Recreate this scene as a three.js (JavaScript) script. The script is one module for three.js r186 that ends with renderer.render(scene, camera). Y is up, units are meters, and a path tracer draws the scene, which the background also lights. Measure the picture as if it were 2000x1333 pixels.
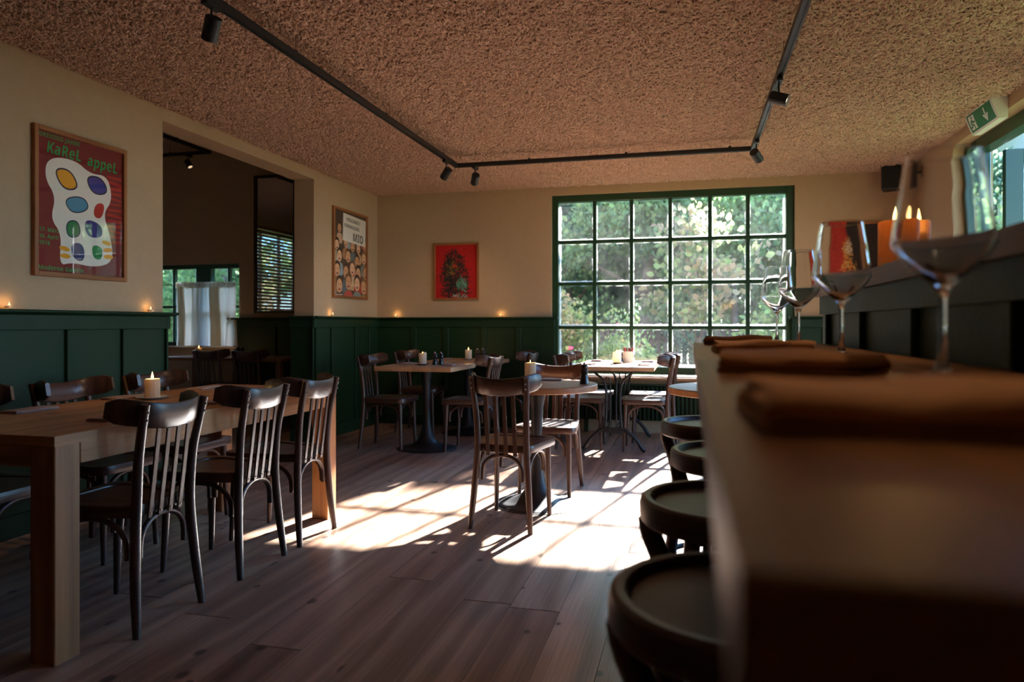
import * as THREE from 'three';
import { Sky } from 'three/addons/objects/Sky.js';
import { RoundedBoxGeometry } from 'three/addons/geometries/RoundedBoxGeometry.js';
import { mergeGeometries, mergeVertices, toCreasedNormals } from 'three/addons/utils/BufferGeometryUtils.js';

// ------------------------------------------------------------------ camera, sky, sun, exposure
const scene = new THREE.Scene();
const FPX = 1380, W = 2000, H = 1333;
const camera = new THREE.PerspectiveCamera(2 * Math.atan(H / 2 / FPX) * 180 / Math.PI, W / H, 0.03, 300);
camera.position.set(0, 1.115, 0);
camera.rotation.set(0, Math.atan(348 / FPX), 0);
camera.setViewOffset(W, H, 0, 32.5, W, H);
camera.focus = 3.6;
camera.userData.fStop = 2.6;

const renderer = new THREE.WebGLRenderer({ antialias: true });
renderer.toneMapping = THREE.LinearToneMapping;
renderer.toneMappingExposure = 1.18;
renderer.shadowMap.enabled = true;

const sunTravel = new THREE.Vector3(-0.217, -0.56, 1).normalize();
const sky = new Sky();
sky.scale.setScalar(10000);
sky.material.uniforms.sunPosition.value.copy(sunTravel).multiplyScalar(-1000);
sky.material.uniforms.turbidity.value = 4;
sky.material.uniforms.rayleigh.value = 1.2;
sky.material.uniforms.mieCoefficient.value = 0.004;
sky.material.uniforms.mieDirectionalG.value = 0.75;
scene.add(sky);
scene.backgroundIntensity = 2.5;

const sun = new THREE.DirectionalLight(new THREE.Color().setRGB(1, 0.97, 0.93), 62);
sun.name = 'sun';
sun.position.set(-1, 0.3, -4.5).addScaledVector(sunTravel, -40);
sun.target.position.set(-1, 0.3, -4.5);
sun.shadow.radius = 1.8;
sun.shadow.mapSize.set(4096, 4096);
Object.assign(sun.shadow.camera, { left: -14, right: 14, top: 14, bottom: -14, near: 1, far: 90 });
scene.add(sun, sun.target);

// ------------------------------------------------------------------ helpers
let seed = 1234567;
const rnd = () => { seed = (seed + 0x6d2b79f5) | 0; let t = Math.imul(seed ^ (seed >>> 15), 1 | seed); t = (t + Math.imul(t ^ (t >>> 7), 61 | t)) ^ t; return ((t ^ (t >>> 14)) >>> 0) / 4294967296; };
const rr = (a, b) => a + (b - a) * rnd();
const V2 = (x, y) => new THREE.Vector2(x, y), V3 = (x, y, z) => new THREE.Vector3(x, y, z);
const taken = new Map();
function numbered(name) { const n = taken.get(name) ?? 0; taken.set(name, n + 1); return n ? name + '_' + String(n).padStart(3, '0') : name; }
function thing(name, label, category, pos = [0, 0, 0], turn = 0, group) {
  const o = new THREE.Group(); o.name = numbered(name); o.position.set(...pos); o.rotation.y = turn;
  o.userData = { label, category }; if (group) o.userData.group = group;
  scene.add(o); return o;
}
function structure(name, label, category) {
  const o = new THREE.Group(); o.name = name; o.userData = { kind: 'structure', label, category }; scene.add(o); return o;
}
function structMesh(name, geo, mat, label, category) {
  const o = new THREE.Mesh(geo, mat); o.name = name; o.userData = { kind: 'structure', label, category }; scene.add(o); return o;
}
function part(parent, name, geo, mat, label) { const m = new THREE.Mesh(geo, mat); m.name = name; if (label) m.userData.label = label; parent.add(m); return m; }
function copyOf(o, label, pos, turn = 0, group) {
  const c = o.clone(); c.name = numbered(o.name.replace(/_\d{3}$/, '')); c.userData = { ...o.userData, label }; if (group) c.userData.group = group;
  c.position.set(...pos); c.rotation.y = turn; scene.add(c); return c;
}
// uv in metres by the axis the face points along; u follows the grain axis
function boxUV(g, grain = 'x', ou = 0, ov = 0) {
  const p = g.attributes.position, n = g.attributes.normal, uv = new Float32Array(p.count * 2);
  for (let i = 0; i < p.count; i++) {
    const P = { x: p.getX(i), y: p.getY(i), z: p.getZ(i) }, N = { x: Math.abs(n.getX(i)), y: Math.abs(n.getY(i)), z: Math.abs(n.getZ(i)) };
    const face = N.x >= N.y && N.x >= N.z ? 'x' : N.y >= N.z ? 'y' : 'z';
    const axes = ['x', 'y', 'z'].filter((a) => a !== face);
    let u = axes[0], v = axes[1];
    if (v === grain) [u, v] = [v, u];
    uv[i * 2] = P[u] + ou; uv[i * 2 + 1] = P[v] + ov;
  }
  g.setAttribute('uv', new THREE.BufferAttribute(uv, 2));
  return g;
}
// a chamfered box of 44 triangles or so, spanning lo..hi
function cbox(x0, x1, y0, y1, z0, z1, c = 0.003, grain = 'x', ou = 0, ov = 0) {
  const w = x1 - x0, h = y1 - y0, d = z1 - z0; c = Math.min(c, w / 2.01, h / 2.01, d / 2.01);
  const s = new THREE.Shape([V2(-w / 2 + c, -h / 2 + c), V2(w / 2 - c, -h / 2 + c), V2(w / 2 - c, h / 2 - c), V2(-w / 2 + c, h / 2 - c)]);
  const g = new THREE.ExtrudeGeometry(s, { depth: d - 2 * c, bevelEnabled: true, bevelThickness: c, bevelSize: c, bevelSegments: 1, curveSegments: 1 });
  g.translate((x0 + x1) / 2, (y0 + y1) / 2, (z0 + z1) / 2 - d / 2 + c);
  return boxUV(g, grain, ou, ov);
}
function plainBox(x0, x1, y0, y1, z0, z1, grain = 'x') {
  const g = new THREE.BoxGeometry(x1 - x0, y1 - y0, z1 - z0); g.translate((x0 + x1) / 2, (y0 + y1) / 2, (z0 + z1) / 2); return boxUV(g, grain);
}
function merge(list) { return mergeGeometries(list.map((g) => { const q = g.index ? g.toNonIndexed() : g; for (const k of Object.keys(q.attributes)) if (!['position', 'normal', 'uv'].includes(k)) q.deleteAttribute(k); return q; })); }
// tube along points with a radius per point
function taperTube(pts, radii, seg = 24, sides = 10, flat = 1) {
  const curve = new THREE.CatmullRomCurve3(pts.map((p) => V3(...p)), false, 'catmullrom', 0.5);
  const fr = curve.computeFrenetFrames(seg, false), pos = [], nor = [], uv = [], idx = [], len = curve.getLength();
  for (let i = 0; i <= seg; i++) {
    const t = i / seg, c = curve.getPointAt(t), k = t * (radii.length - 1), a = Math.min(Math.floor(k), radii.length - 2), r = radii[a] + (radii[a + 1] - radii[a]) * (k - a);
    for (let j = 0; j <= sides; j++) {
      const q = j / sides * Math.PI * 2, n = fr.normals[i].clone().multiplyScalar(Math.cos(q)).addScaledVector(fr.binormals[i], Math.sin(q) * flat);
      pos.push(c.x + n.x * r, c.y + n.y * r, c.z + n.z * r); n.normalize(); nor.push(n.x, n.y, n.z); uv.push(t * len, j / sides * 0.12);
    }
  }
  for (let i = 0; i < seg; i++) for (let j = 0; j < sides; j++) { const a = i * (sides + 1) + j, b = a + sides + 1; idx.push(a, a + 1, b, b, a + 1, b + 1); }
  for (const [i, dir] of [[0, -1], [seg, 1]]) {
    const c = curve.getPointAt(i / seg), T = fr.tangents[i].clone().multiplyScalar(dir), o = pos.length / 3;
    pos.push(c.x, c.y, c.z); nor.push(T.x, T.y, T.z); uv.push(0, 0);
    for (let j = 0; j <= sides; j++) { const a = (i * (sides + 1) + j) * 3; pos.push(pos[a], pos[a + 1], pos[a + 2]); nor.push(T.x, T.y, T.z); uv.push(0, 0); }
    for (let j = 0; j < sides; j++) dir < 0 ? idx.push(o, o + 1 + j + 1, o + 1 + j) : idx.push(o, o + 1 + j, o + 2 + j);
  }
  const g = new THREE.BufferGeometry();
  g.setAttribute('position', new THREE.Float32BufferAttribute(pos, 3)); g.setAttribute('normal', new THREE.Float32BufferAttribute(nor, 3)); g.setAttribute('uv', new THREE.Float32BufferAttribute(uv, 2)); g.setIndex(idx);
  return g;
}
const lathe = (pts, seg = 40) => toCreasedNormals(new THREE.LatheGeometry(pts.map((p) => V2(...p)), seg), 0.6);
const smoothLathe = (pts, seg = 48) => new THREE.LatheGeometry(new THREE.SplineCurve(pts.map((p) => V2(...p))).getPoints(pts.length * 6), seg);
function rot(g, x = 0, y = 0, z = 0) { g.applyMatrix4(new THREE.Matrix4().makeRotationFromEuler(new THREE.Euler(x, y, z))); return g; }
const tr = (g, x, y, z) => g.translate(x, y, z);

// ------------------------------------------------------------------ noise and textures
function lattice(n) { const a = new Float32Array(n * n); for (let i = 0; i < n * n; i++) a[i] = rnd(); return a; }
const LN = 256, LAT = lattice(LN);
function vn(x, y, px, py, s = 0) {   // value noise, period px, py cells
  const xi = Math.floor(x), yi = Math.floor(y), fx = x - xi, fy = y - yi, u = fx * fx * (3 - 2 * fx), v = fy * fy * (3 - 2 * fy);
  const m = (a, n) => ((a % n) + n) % n, x0 = m(xi, px), x1 = m(xi + 1, px), y0 = m(yi, py), y1 = m(yi + 1, py);
  const g = (a, b) => LAT[((b + s * 37) & 255) * LN + ((a + s * 91) & 255)];
  const A = g(x0, y0), B = g(x1, y0), C = g(x0, y1), D = g(x1, y1);
  return A + (B - A) * u + (C - A) * v + (A - B - C + D) * u * v;
}
function fbm(x, y, px, py, oct, s) { let t = 0, a = 0.5, n = 0; for (let i = 0; i < oct; i++) { t += a * vn(x, y, px, py, s + i); n += a; x *= 2; y *= 2; px *= 2; py *= 2; a *= 0.5; } return t / n; }
function dataTex(w, h, fn, srgb) {
  const d = new Uint8Array(w * h * 4), c = [0, 0, 0];
  for (let y = 0; y < h; y++) for (let x = 0; x < w; x++) { fn(x / w, y / h, c); const o = (y * w + x) * 4; d[o] = Math.max(0, Math.min(255, c[0] * 255)); d[o + 1] = Math.max(0, Math.min(255, c[1] * 255)); d[o + 2] = Math.max(0, Math.min(255, c[2] * 255)); d[o + 3] = 255; }
  const t = new THREE.DataTexture(d, w, h); t.wrapS = t.wrapT = THREE.RepeatWrapping; t.magFilter = THREE.LinearFilter; t.minFilter = THREE.LinearFilter;
  if (srgb) t.colorSpace = THREE.SRGBColorSpace; t.needsUpdate = true; return t;
}
const mix3 = (a, b, t, c) => { for (let i = 0; i < 3; i++) c[i] = a[i] + (b[i] - a[i]) * t; };
const sstep = (a, b, x) => { const t = Math.max(0, Math.min(1, (x - a) / (b - a))); return t * t * (3 - 2 * t); };
// wood with grain along u; tile is (lu x lv) metres
function wood(w, h, lu, lv, dark, light, s, knots = 0, rings = 9, contrast = 1) {
  const ks = []; for (let i = 0; i < knots; i++) ks.push([rnd(), rnd(), rr(0.012, 0.03)]);
  const val = (u, v) => {
    const warp = fbm(u * 3, v * 3, 3, 3, 3, s) - 0.5;
    let vv = v + warp * 0.12, k = 0;
    for (const [a, b, r] of ks) {
      let du = Math.abs(u - a); du = Math.min(du, 1 - du) * lu; let dv = v - b; dv -= Math.round(dv); dv *= lv;
      const d = Math.hypot(du * 0.7, dv); vv += Math.sign(dv) * 0.03 * Math.exp(-d * d / (r * r * 10)); k = Math.max(k, 1 - sstep(r * 0.35, r, d));
    }
    const ring = 0.5 + 0.5 * Math.sin((vv * rings + 1.3 * fbm(u * 2, v * 4, 2, 4, 2, s + 5)) * Math.PI * 2);
    const fine = fbm(u * 6, v * 160, 6, 160, 3, s + 9), streak = fbm(u * 4, v * 24, 4, 24, 3, s + 3), blotch = fbm(u * 4, v * 2, 4, 2, 3, s + 14);
    return [0.30 * ring + 0.30 * fine + 0.26 * streak + 0.24 * blotch, k];
  };
  const color = dataTex(w, h, (u, v, c) => { const [t, k] = val(u, v), q = Math.max(0, Math.min(1, 0.5 + (t - 0.53) * 1.9 * contrast)); mix3(dark, light, q, c); for (let i = 0; i < 3; i++) c[i] *= 1 - 0.5 * k; }, true);
  const bump = dataTex(w, h, (u, v, c) => { const f = fbm(u * 8, v * 190, 8, 190, 2, s + 9); c[0] = c[1] = c[2] = 0.3 + 0.6 * f; });
  for (const t of [color, bump]) t.repeat.set(1 / lu, 1 / lv);
  return { color, bump };
}
const hex = (h) => [(h >> 16 & 255) / 255, (h >> 8 & 255) / 255, (h & 255) / 255];
const std = (o) => new THREE.MeshStandardMaterial(o), phy = (o) => new THREE.MeshPhysicalMaterial(o);
const lin = (r, g, b) => new THREE.Color().setRGB(r, g, b);

const floorWoods = [0, 1, 2].map((i) => wood(1024, 512, 2.2, 0.6, hex([0x82695a, 0x8a7060, 0x775e50][i]), hex([0xc2a18a, 0xc8a890, 0xb4917b][i]), 11 + i * 20, 9, 5, 1.0));
const floorMats = floorWoods.flatMap((t) => [1, 0.9].map((k) => std({ map: t.color, bumpMap: t.bump, bumpScale: 0.0006, roughness: 0.31, color: lin(k, k, k) })));
const oak = wood(1024, 512, 1.6, 0.5, hex(0x86542c), hex(0xc58a56), 71, 2, 4, 0.9);
const paleOak = wood(512, 512, 1.0, 0.5, hex(0x9a7250), hex(0xcaa27c), 91, 1, 4, 0.8);
const barOak = wood(1024, 512, 1.6, 0.5, hex(0x5c3a20), hex(0x94643a), 57, 2, 4, 1);
const darkW = wood(512, 256, 0.6, 0.15, hex(0x36211a), hex(0x543629), 33, 0, 4, 1);
const M = {
  oak: [1, 0.88, 0.95].map((k) => std({ map: oak.color, bumpMap: oak.bump, bumpScale: 0.0004, roughness: 0.45, color: lin(k, k, k) })),
  paleOak: std({ map: paleOak.color, bumpMap: paleOak.bump, bumpScale: 0.0004, roughness: 0.45 }),
  roundOak: std({ map: paleOak.color, bumpMap: paleOak.bump, bumpScale: 0.0004, roughness: 0.4, color: lin(0.8, 0.62, 0.5) }),
  barOak: std({ map: barOak.color, bumpMap: barOak.bump, bumpScale: 0.0004, roughness: 0.46 }),
  darkWood: phy({ map: darkW.color, bumpMap: darkW.bump, bumpScale: 0.0002, roughness: 0.38, clearcoat: 0.25, clearcoatRoughness: 0.3 }),
  stoolSeat: std({ color: lin(0.055, 0.053, 0.054), roughness: 0.38 }),
  iron: std({ color: lin(0.014, 0.016, 0.019), roughness: 0.42, metalness: 0.2 }),
  screw: std({ color: lin(0.25, 0.22, 0.2), roughness: 0.35, metalness: 1 }),
  black: std({ color: lin(0.012, 0.012, 0.013), roughness: 0.45 }),
  millBlack: phy({ color: lin(0.012, 0.010, 0.011), roughness: 0.18, clearcoat: 0.6 }),
  millBrown: phy({ color: lin(0.03, 0.016, 0.011), roughness: 0.28, clearcoat: 0.3 }),
  frameWood: std({ map: paleOak.color, color: lin(0.72, 0.45, 0.24), roughness: 0.5 }),
  frameDark: std({ map: darkW.color, color: lin(0.7, 0.7, 0.7), roughness: 0.5 }),
  paper: std({ color: lin(0.8, 0.78, 0.74), roughness: 0.7 }),
  glassPane: phy({ color: 0xffffff, transmission: 1, thickness: 0, roughness: 0, ior: 1.5 }),
  glass: phy({ color: 0xffffff, transmission: 1, thickness: 0.002, roughness: 0, ior: 1.5 }),
  mirror: std({ color: lin(0.8, 0.8, 0.8), metalness: 1, roughness: 0.02 }),
  china: phy({ color: lin(0.62, 0.6, 0.56), roughness: 0.25, clearcoat: 0.5 }),
  coaster: std({ color: lin(0.05, 0.03, 0.022), roughness: 0.6 }),
  wick: std({ color: lin(0.01, 0.008, 0.006), roughness: 0.9 }),
  wax: phy({ color: lin(0.86, 0.66, 0.42), roughness: 1, transmission: 0.38, thickness: 0 }),
  waxAmber: phy({ color: lin(0.80, 0.47, 0.20), roughness: 1, transmission: 0.38, thickness: 0 }),
  waxPale: phy({ color: lin(0.88, 0.76, 0.58), roughness: 1, transmission: 0.38, thickness: 0 }),
  flame: std({ color: 0x000000, emissive: lin(1, 0.62, 0.22), emissiveIntensity: 5 }),
  spotGlow: std({ color: 0x000000, emissive: lin(1, 0.8, 0.5), emissiveIntensity: 8 }),
  spotDim: std({ color: 0x000000, emissive: lin(1, 0.7, 0.4), emissiveIntensity: 0.8 }),
  white: std({ color: lin(0.75, 0.75, 0.73), roughness: 0.6 }),
  steel: std({ color: lin(0.6, 0.6, 0.62), roughness: 0.25, metalness: 1 }),
  redHandle: std({ color: lin(0.35, 0.04, 0.03), roughness: 0.4 }),
  curtain: phy({ color: lin(0.8, 0.74, 0.62), roughness: 1, transmission: 0.55, thickness: 0 }),
};
// painted surfaces: fine roller stipple, no light in the colour
const stipple = dataTex(512, 512, (u, v, c) => { c[0] = c[1] = c[2] = fbm(u * 90, v * 90, 90, 90, 3, 2); }); stipple.repeat.set(1.2, 1.2);
const plasterTone = dataTex(512, 512, (u, v, c) => { const t = fbm(u * 6, v * 6, 6, 6, 4, 41) * 0.6 + fbm(u * 60, v * 60, 60, 60, 2, 44) * 0.4; mix3(hex(0xb89c7c), hex(0xc2a686), t, c); }, true); plasterTone.repeat.set(0.5, 0.5);
M.plaster = std({ map: plasterTone, bumpMap: stipple, bumpScale: 0.0012, roughness: 0.85 });
const greenTone = dataTex(256, 256, (u, v, c) => { const t = fbm(u * 12, v * 4, 12, 4, 4, 61); mix3(hex(0x17301d), hex(0x1c3822), t, c); }, true); greenTone.repeat.set(0.8, 0.8);
M.green = phy({ map: greenTone, bumpMap: stipple, bumpScale: 0.0005, roughness: 0.5, specularIntensity: 0.55 });
M.greenFrame = phy({ color: lin(0.011, 0.052, 0.022), roughness: 0.36, clearcoat: 0.15 });
const fibreH = (u, v) => {
  const wx = fbm(u * 60, v * 60, 60, 60, 2, 7), wy = fbm(u * 60, v * 60, 60, 60, 2, 19);
  const a = vn(u * 150 + wx * 4, v * 120 + wy * 4, 150, 120, 23), b = vn(u * 210 + wy * 3, v * 230 + wx * 3, 210, 230, 29), c = vn(u * 80, v * 80, 80, 80, 31);
  return 0.45 * a + 0.35 * b + 0.2 * c;
};
const ceilColor = dataTex(1024, 1024, (u, v, c) => { const t = 0.5 * fbm(u * 9, v * 9, 9, 9, 3, 51) + 0.5 * fbm(u * 70, v * 70, 70, 70, 2, 77); mix3(hex(0xbd967f), hex(0xcfa992), t, c); }, true);
const ceilBump = dataTex(1024, 1024, (u, v, c) => { c[0] = c[1] = c[2] = sstep(0.15, 0.85, fibreH(u, v)); });
for (const t of [ceilColor, ceilBump]) t.repeat.set(1 / 1.9, 1 / 1.9);
M.ceiling = std({ map: ceilColor, bumpMap: ceilBump, bumpScale: 0.018, roughness: 0.95 });
const weave = dataTex(256, 256, (u, v, c) => { const a = Math.sin(u * Math.PI * 2 * 64), b = Math.sin(v * Math.PI * 2 * 64); c[0] = c[1] = c[2] = 0.5 + 0.22 * a * (b > 0 ? 1 : -1) + 0.25 * (vn(u * 90, v * 90, 90, 90, 3) - 0.5); }); weave.repeat.set(9, 9);
M.linenBrown = phy({ color: lin(0.50, 0.25, 0.115), bumpMap: weave, bumpScale: 0.0006, roughness: 0.95, sheen: 0.2, sheenColor: lin(0.4, 0.25, 0.15), sheenRoughness: 0.6 });
M.linenMauve = phy({ color: lin(0.42, 0.28, 0.23), bumpMap: weave, bumpScale: 0.0006, roughness: 0.95 });

// ------------------------------------------------------------------ the room
const XL = -3.441, XP = -3.646, ZB = -7.397, XR = 1.97, CE = 2.58, CE2 = 3.18, ZF = 2.2, XO = -8.0;

// floor: one board is one mesh, 20 cm wide, running away from the camera
{
  const floor = structure('floor', 'dark oiled plank floor of wide knotty boards', 'floor');
  part(floor, 'subfloor', plainBox(XO - 0.2, XR + 0.2, -0.2, -0.022, ZB - 0.3, ZF + 0.2), M.black);
  const first = Math.ceil((XO + 0.49) / 0.2) - 1;
  for (let k = first; ; k++) {
    const x0 = Math.max(-0.49 + 0.2 * k, XO), x1 = Math.min(-0.49 + 0.2 * (k + 1), XR); if (x0 >= XR - 0.01) break;
    const knownCuts = { '-7': -2.335, '-4': -2.89, '-2': -2.727, '-5': -2.165 };
    const cuts = [ZF]; let z = knownCuts[k];
    if (z !== undefined) { const list = []; for (let q = z; q < ZF; q += 2.35) list.unshift(q); for (let q = z - 2.35; q > ZB + 0.4; q -= 2.35) list.push(q); cuts.push(...list); }
    else { z = ZF - rr(0.5, 2.4); while (z > ZB + 0.45) { cuts.push(z); z -= rr(1.9, 2.6); } }
    cuts.push(ZB);
    for (let i = 0; i + 1 < cuts.length; i++) {
      if (x0 < -5.2 && i > 0 && false) continue;
      part(floor, 'plank', cbox(x0 + 0.0008, x1 - 0.0008, -0.022, 0, cuts[i + 1] + 0.0008, cuts[i] - 0.0008, 0.0028, 'z', rnd() * 2, rnd()), floorMats[Math.floor(rnd() * floorMats.length)]);
    }
  }
}
// walls with thickness
function wallShape(w, holes) {
  const s = new THREE.Shape(w.map((p) => V2(...p)));
  for (const [a, b, c, d] of holes) s.holes.push(new THREE.Path([V2(a, c), V2(b, c), V2(b, d), V2(a, d)]));
  return s;
}
{
  const g = new THREE.ExtrudeGeometry(wallShape([[XO - 0.2, 0], [XR + 0.25, 0], [XR + 0.25, 3.3], [XO - 0.2, 3.3]], [[-1.433, 0.998, 0.576, 2.49], [-6.95, -5.232, 0.833, 1.85]]), { depth: 0.3, bevelEnabled: false });
  g.translate(0, 0, ZB - 0.3); structMesh('wall_back', boxUV(g), M.plaster, 'cream plaster back wall around the large garden window', 'wall');
  const gl = new THREE.ExtrudeGeometry(new THREE.Shape([[-ZF, 0], [4.035, 0], [4.035, 2.486], [6.003, 2.486], [6.003, 0], [-ZB, 0], [-ZB, 3.3], [-ZF, 3.3]].map((p) => V2(...p))), { depth: XL - XP, bevelEnabled: false });
  gl.rotateY(Math.PI / 2); gl.translate(XP, 0, 0); structMesh('wall_left', boxUV(gl), M.plaster, 'cream plaster side wall with wide opening to the next room', 'wall');
  const gr = new THREE.ExtrudeGeometry(wallShape([[-ZF, 0], [-ZB, 0], [-ZB, 3.3], [-ZF, 3.3]], [[4.45, 6.07, 0.02, 2.495], [2.75, 4.05, 0.95, 2.495]]), { depth: 0.25, bevelEnabled: false });
  gr.rotateY(Math.PI / 2); gr.translate(XR, 0, 0); structMesh('wall_right', boxUV(gr), M.plaster, 'cream plaster wall behind the bar with garden doorway', 'wall');
  structMesh('wall_front', plainBox(XO - 0.2, XR + 0.25, 0, 3.3, ZF, ZF + 0.2), M.plaster, 'cream plaster wall opposite the garden window', 'wall');
  const go = new THREE.ExtrudeGeometry(wallShape([[-ZF, 0], [-ZB, 0], [-ZB, 3.3], [-ZF, 3.3]], [[1.4, 3.3, 0.9, 2.95]]), { depth: 0.2, bevelEnabled: false });
  go.rotateY(Math.PI / 2); go.translate(XO - 0.2, 0, 0); structMesh('wall_outer', boxUV(go), M.plaster, 'cream plaster outer wall of the next room with blinds window', 'wall');
  const ceil = structMesh('ceiling', plainBox(XL - 0.01, XR, CE, 3.3, ZB, ZF), M.ceiling, 'tan rough fibre plaster ceiling above the dining tables', 'ceiling');
  {   // loose fibres standing off the plaster, far too many to count
    const pos = [], idx = [], K = 4;
    for (let i = 0; i <= K; i++) { const t = i / K * 2 - 1, y = -(1 - t * t), w = 1 - 0.5 * t * t; pos.push(t, y, -w, t, y - 0.55, 0, t, y, w); }
    for (let i = 0; i < K; i++) { const a = i * 3, b = a + 3; idx.push(a, a + 1, b, a + 1, b + 1, b, a + 1, a + 2, b + 1, a + 2, b + 2, b + 1); }
    const g = new THREE.BufferGeometry(); g.setAttribute('position', new THREE.Float32BufferAttribute(pos, 3)); g.setIndex(idx); g.computeVertexNormals();
    const list = [], P = 0.5, X0 = XL + 0.02, Z0 = ZB + 0.02, nx = Math.round((XR - XL - 0.04) / P), nz = 15, px = (XR - XL - 0.04) / nx, D = new THREE.Object3D();
    for (let i = 0; i < 980; i++) {
      D.position.set(rr(-0.5, 0.5) * P, 0, rr(-0.5, 0.5) * P); D.rotation.set(0, rnd() * 3.1416, 0); D.scale.set(rr(0.008, 0.020), rr(0.004, 0.014), rr(0.003, 0.0055)); D.updateMatrix();
      const q = g.clone().applyMatrix4(D.matrix), k = rr(0.9, 1.1); q.setAttribute('color', new THREE.Float32BufferAttribute(new Float32Array(q.attributes.position.count * 3).fill(k), 3)); list.push(q);
    }
    const m = new THREE.InstancedMesh(mergeGeometries(list), std({ color: lin(0.62, 0.405, 0.305), roughness: 0.95, vertexColors: true }), nx * nz); m.name = 'plaster_fibres'; m.userData.kind = 'stuff';
    for (let i = 0; i < nx; i++) for (let j = 0; j < nz; j++) { D.position.set(X0 + (i + 0.5) * px, CE + 0.001, Z0 + (j + 0.5) * P); D.rotation.set(0, Math.floor(rnd() * 4) * Math.PI / 2, 0); D.scale.set(1, 1, 1); D.updateMatrix(); m.setMatrixAt(i * nz + j, D.matrix); }
    ceil.add(m);
  }
  structMesh('ceiling_annex', plainBox(XO, XP + 0.01, CE2, 3.3, ZB, ZF), M.ceiling, 'tan rough fibre ceiling of the next room', 'ceiling');
  structMesh('roof_slab', plainBox(XO - 0.4, XR + 0.45, 3.3, 3.5, ZB - 0.5, ZF + 0.3), M.plaster, 'plain roof slab above the rooms', 'roof');
}
// wainscot: panels, battens, frieze, cap, baseboard. Runs along local x, faces local +z
const CAPH = 1.194;
function wainscot(n, label, len, battens, pos, turn, opt = {}) {
  const w = structure('trim_' + n, label, 'wainscot'); w.position.set(...pos); w.rotation.y = turn;
  const [e0, e1] = opt.ends ?? [0, 0], edges = [0, ...battens, len];
  for (let i = 0; i + 1 < edges.length; i++) part(w, 'panel', cbox(edges[i] + 0.001, edges[i + 1] - 0.001, 0.1, 1.10, 0.001, 0.012, 0.001, 'y'), M.green);
  for (const b of battens) part(w, 'batten', cbox(b - 0.03, b + 0.03, 0.1201, 1.0849, 0.0121, 0.032, 0.003, 'y'), M.green);
  part(w, 'frieze_rail', cbox(0, len, 1.085, 1.168, 0.001, 0.03, 0.003), M.green);
  const cs = new THREE.Shape(); cs.moveTo(0.001, 0); cs.lineTo(0.036, 0); cs.quadraticCurveTo(0.044, 0.006, 0.055, 0.008); cs.absarc(0.06, 0.018, 0.009, -Math.PI / 2, Math.PI / 2, false); cs.lineTo(0.001, 0.027); cs.closePath();
  const cap = new THREE.ExtrudeGeometry(cs, { depth: len + e0 + e1, bevelEnabled: false, curveSegments: 6 }); cap.rotateY(-Math.PI / 2); cap.scale(-1, 1, 1);
  // after rotate/mirror: profile x -> z, extrusion -> x
  cap.index ? 0 : 0; flip(cap); cap.translate(-e0, 1.1675, 0); part(w, 'cap_rail', boxUV(cap), M.green);
  part(w, 'baseboard', cbox(0, len, 0.001, 0.12, 0.001, 0.03, 0.004), M.green);
  return w;
}
function flip(g) { const p = g.attributes.position, n = g.attributes.normal; for (let i = 0; i < p.count; i += 3) for (const a of [p, n]) { const s = a.itemSize; for (let c = 0; c < s; c++) { const t = a.array[(i + 1) * s + c]; a.array[(i + 1) * s + c] = a.array[(i + 2) * s + c]; a.array[(i + 2) * s + c] = t; } } const nn = g.attributes.normal; g.deleteAttribute('normal'); g.computeVertexNormals(); return g; }
// left wall, near part: local x runs from z = ZF (0) to -4.035. facing +x: turn = +90deg maps local z->+x, local x -> -z
wainscot(1, 'dark green panelled wainscot on left wall beside the long table', ZF + 4.075, [0.35, 0.95, 1.55, 2.15, 2.75, 3.3, 3.85, 4.4, 4.925, ZF + 3.285, ZF + 3.69], [XL, 0, ZF], Math.PI / 2, { ends: [0, 0.035] });
wainscot(2, 'dark green wainscot below the crowd poster in the corner', -ZB - 5.965, [0.36, 0.87, 1.2], [XL, 0, -5.965], Math.PI / 2, { ends: [0.0, 0] });
wainscot(3, 'dark green wainscot on back wall left of the garden window', -1.395 - XL - 0.012, [0.44, 0.82, 1.25, 1.64], [XL + 0.012, 0, ZB], 0, { ends: [0, 0.04] });
wainscot(4, 'dark green wainscot on back wall right of the garden window', XR - 0.97, [0.3, 0.65], [0.97, 0, ZB], 0, { ends: [0.03, 0] });
wainscot(5, 'dark green wainscot on the opening jamb near the corner poster', XL - XP + 0.066, [], [XP - 0.033, 0, -6.003], 0);
wainscot(6, 'dark green wainscot under the tall mirror in next room', XP + 5.302, [0.55, 1.1], [-5.302, 0, ZB], 0, { ends: [0.05, 0] });
wainscot(7, 'dark green wainscot on the opening jamb behind the long table', XL - XP + 0.066, [], [XL + 0.033, 0, -4.035], Math.PI);

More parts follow.
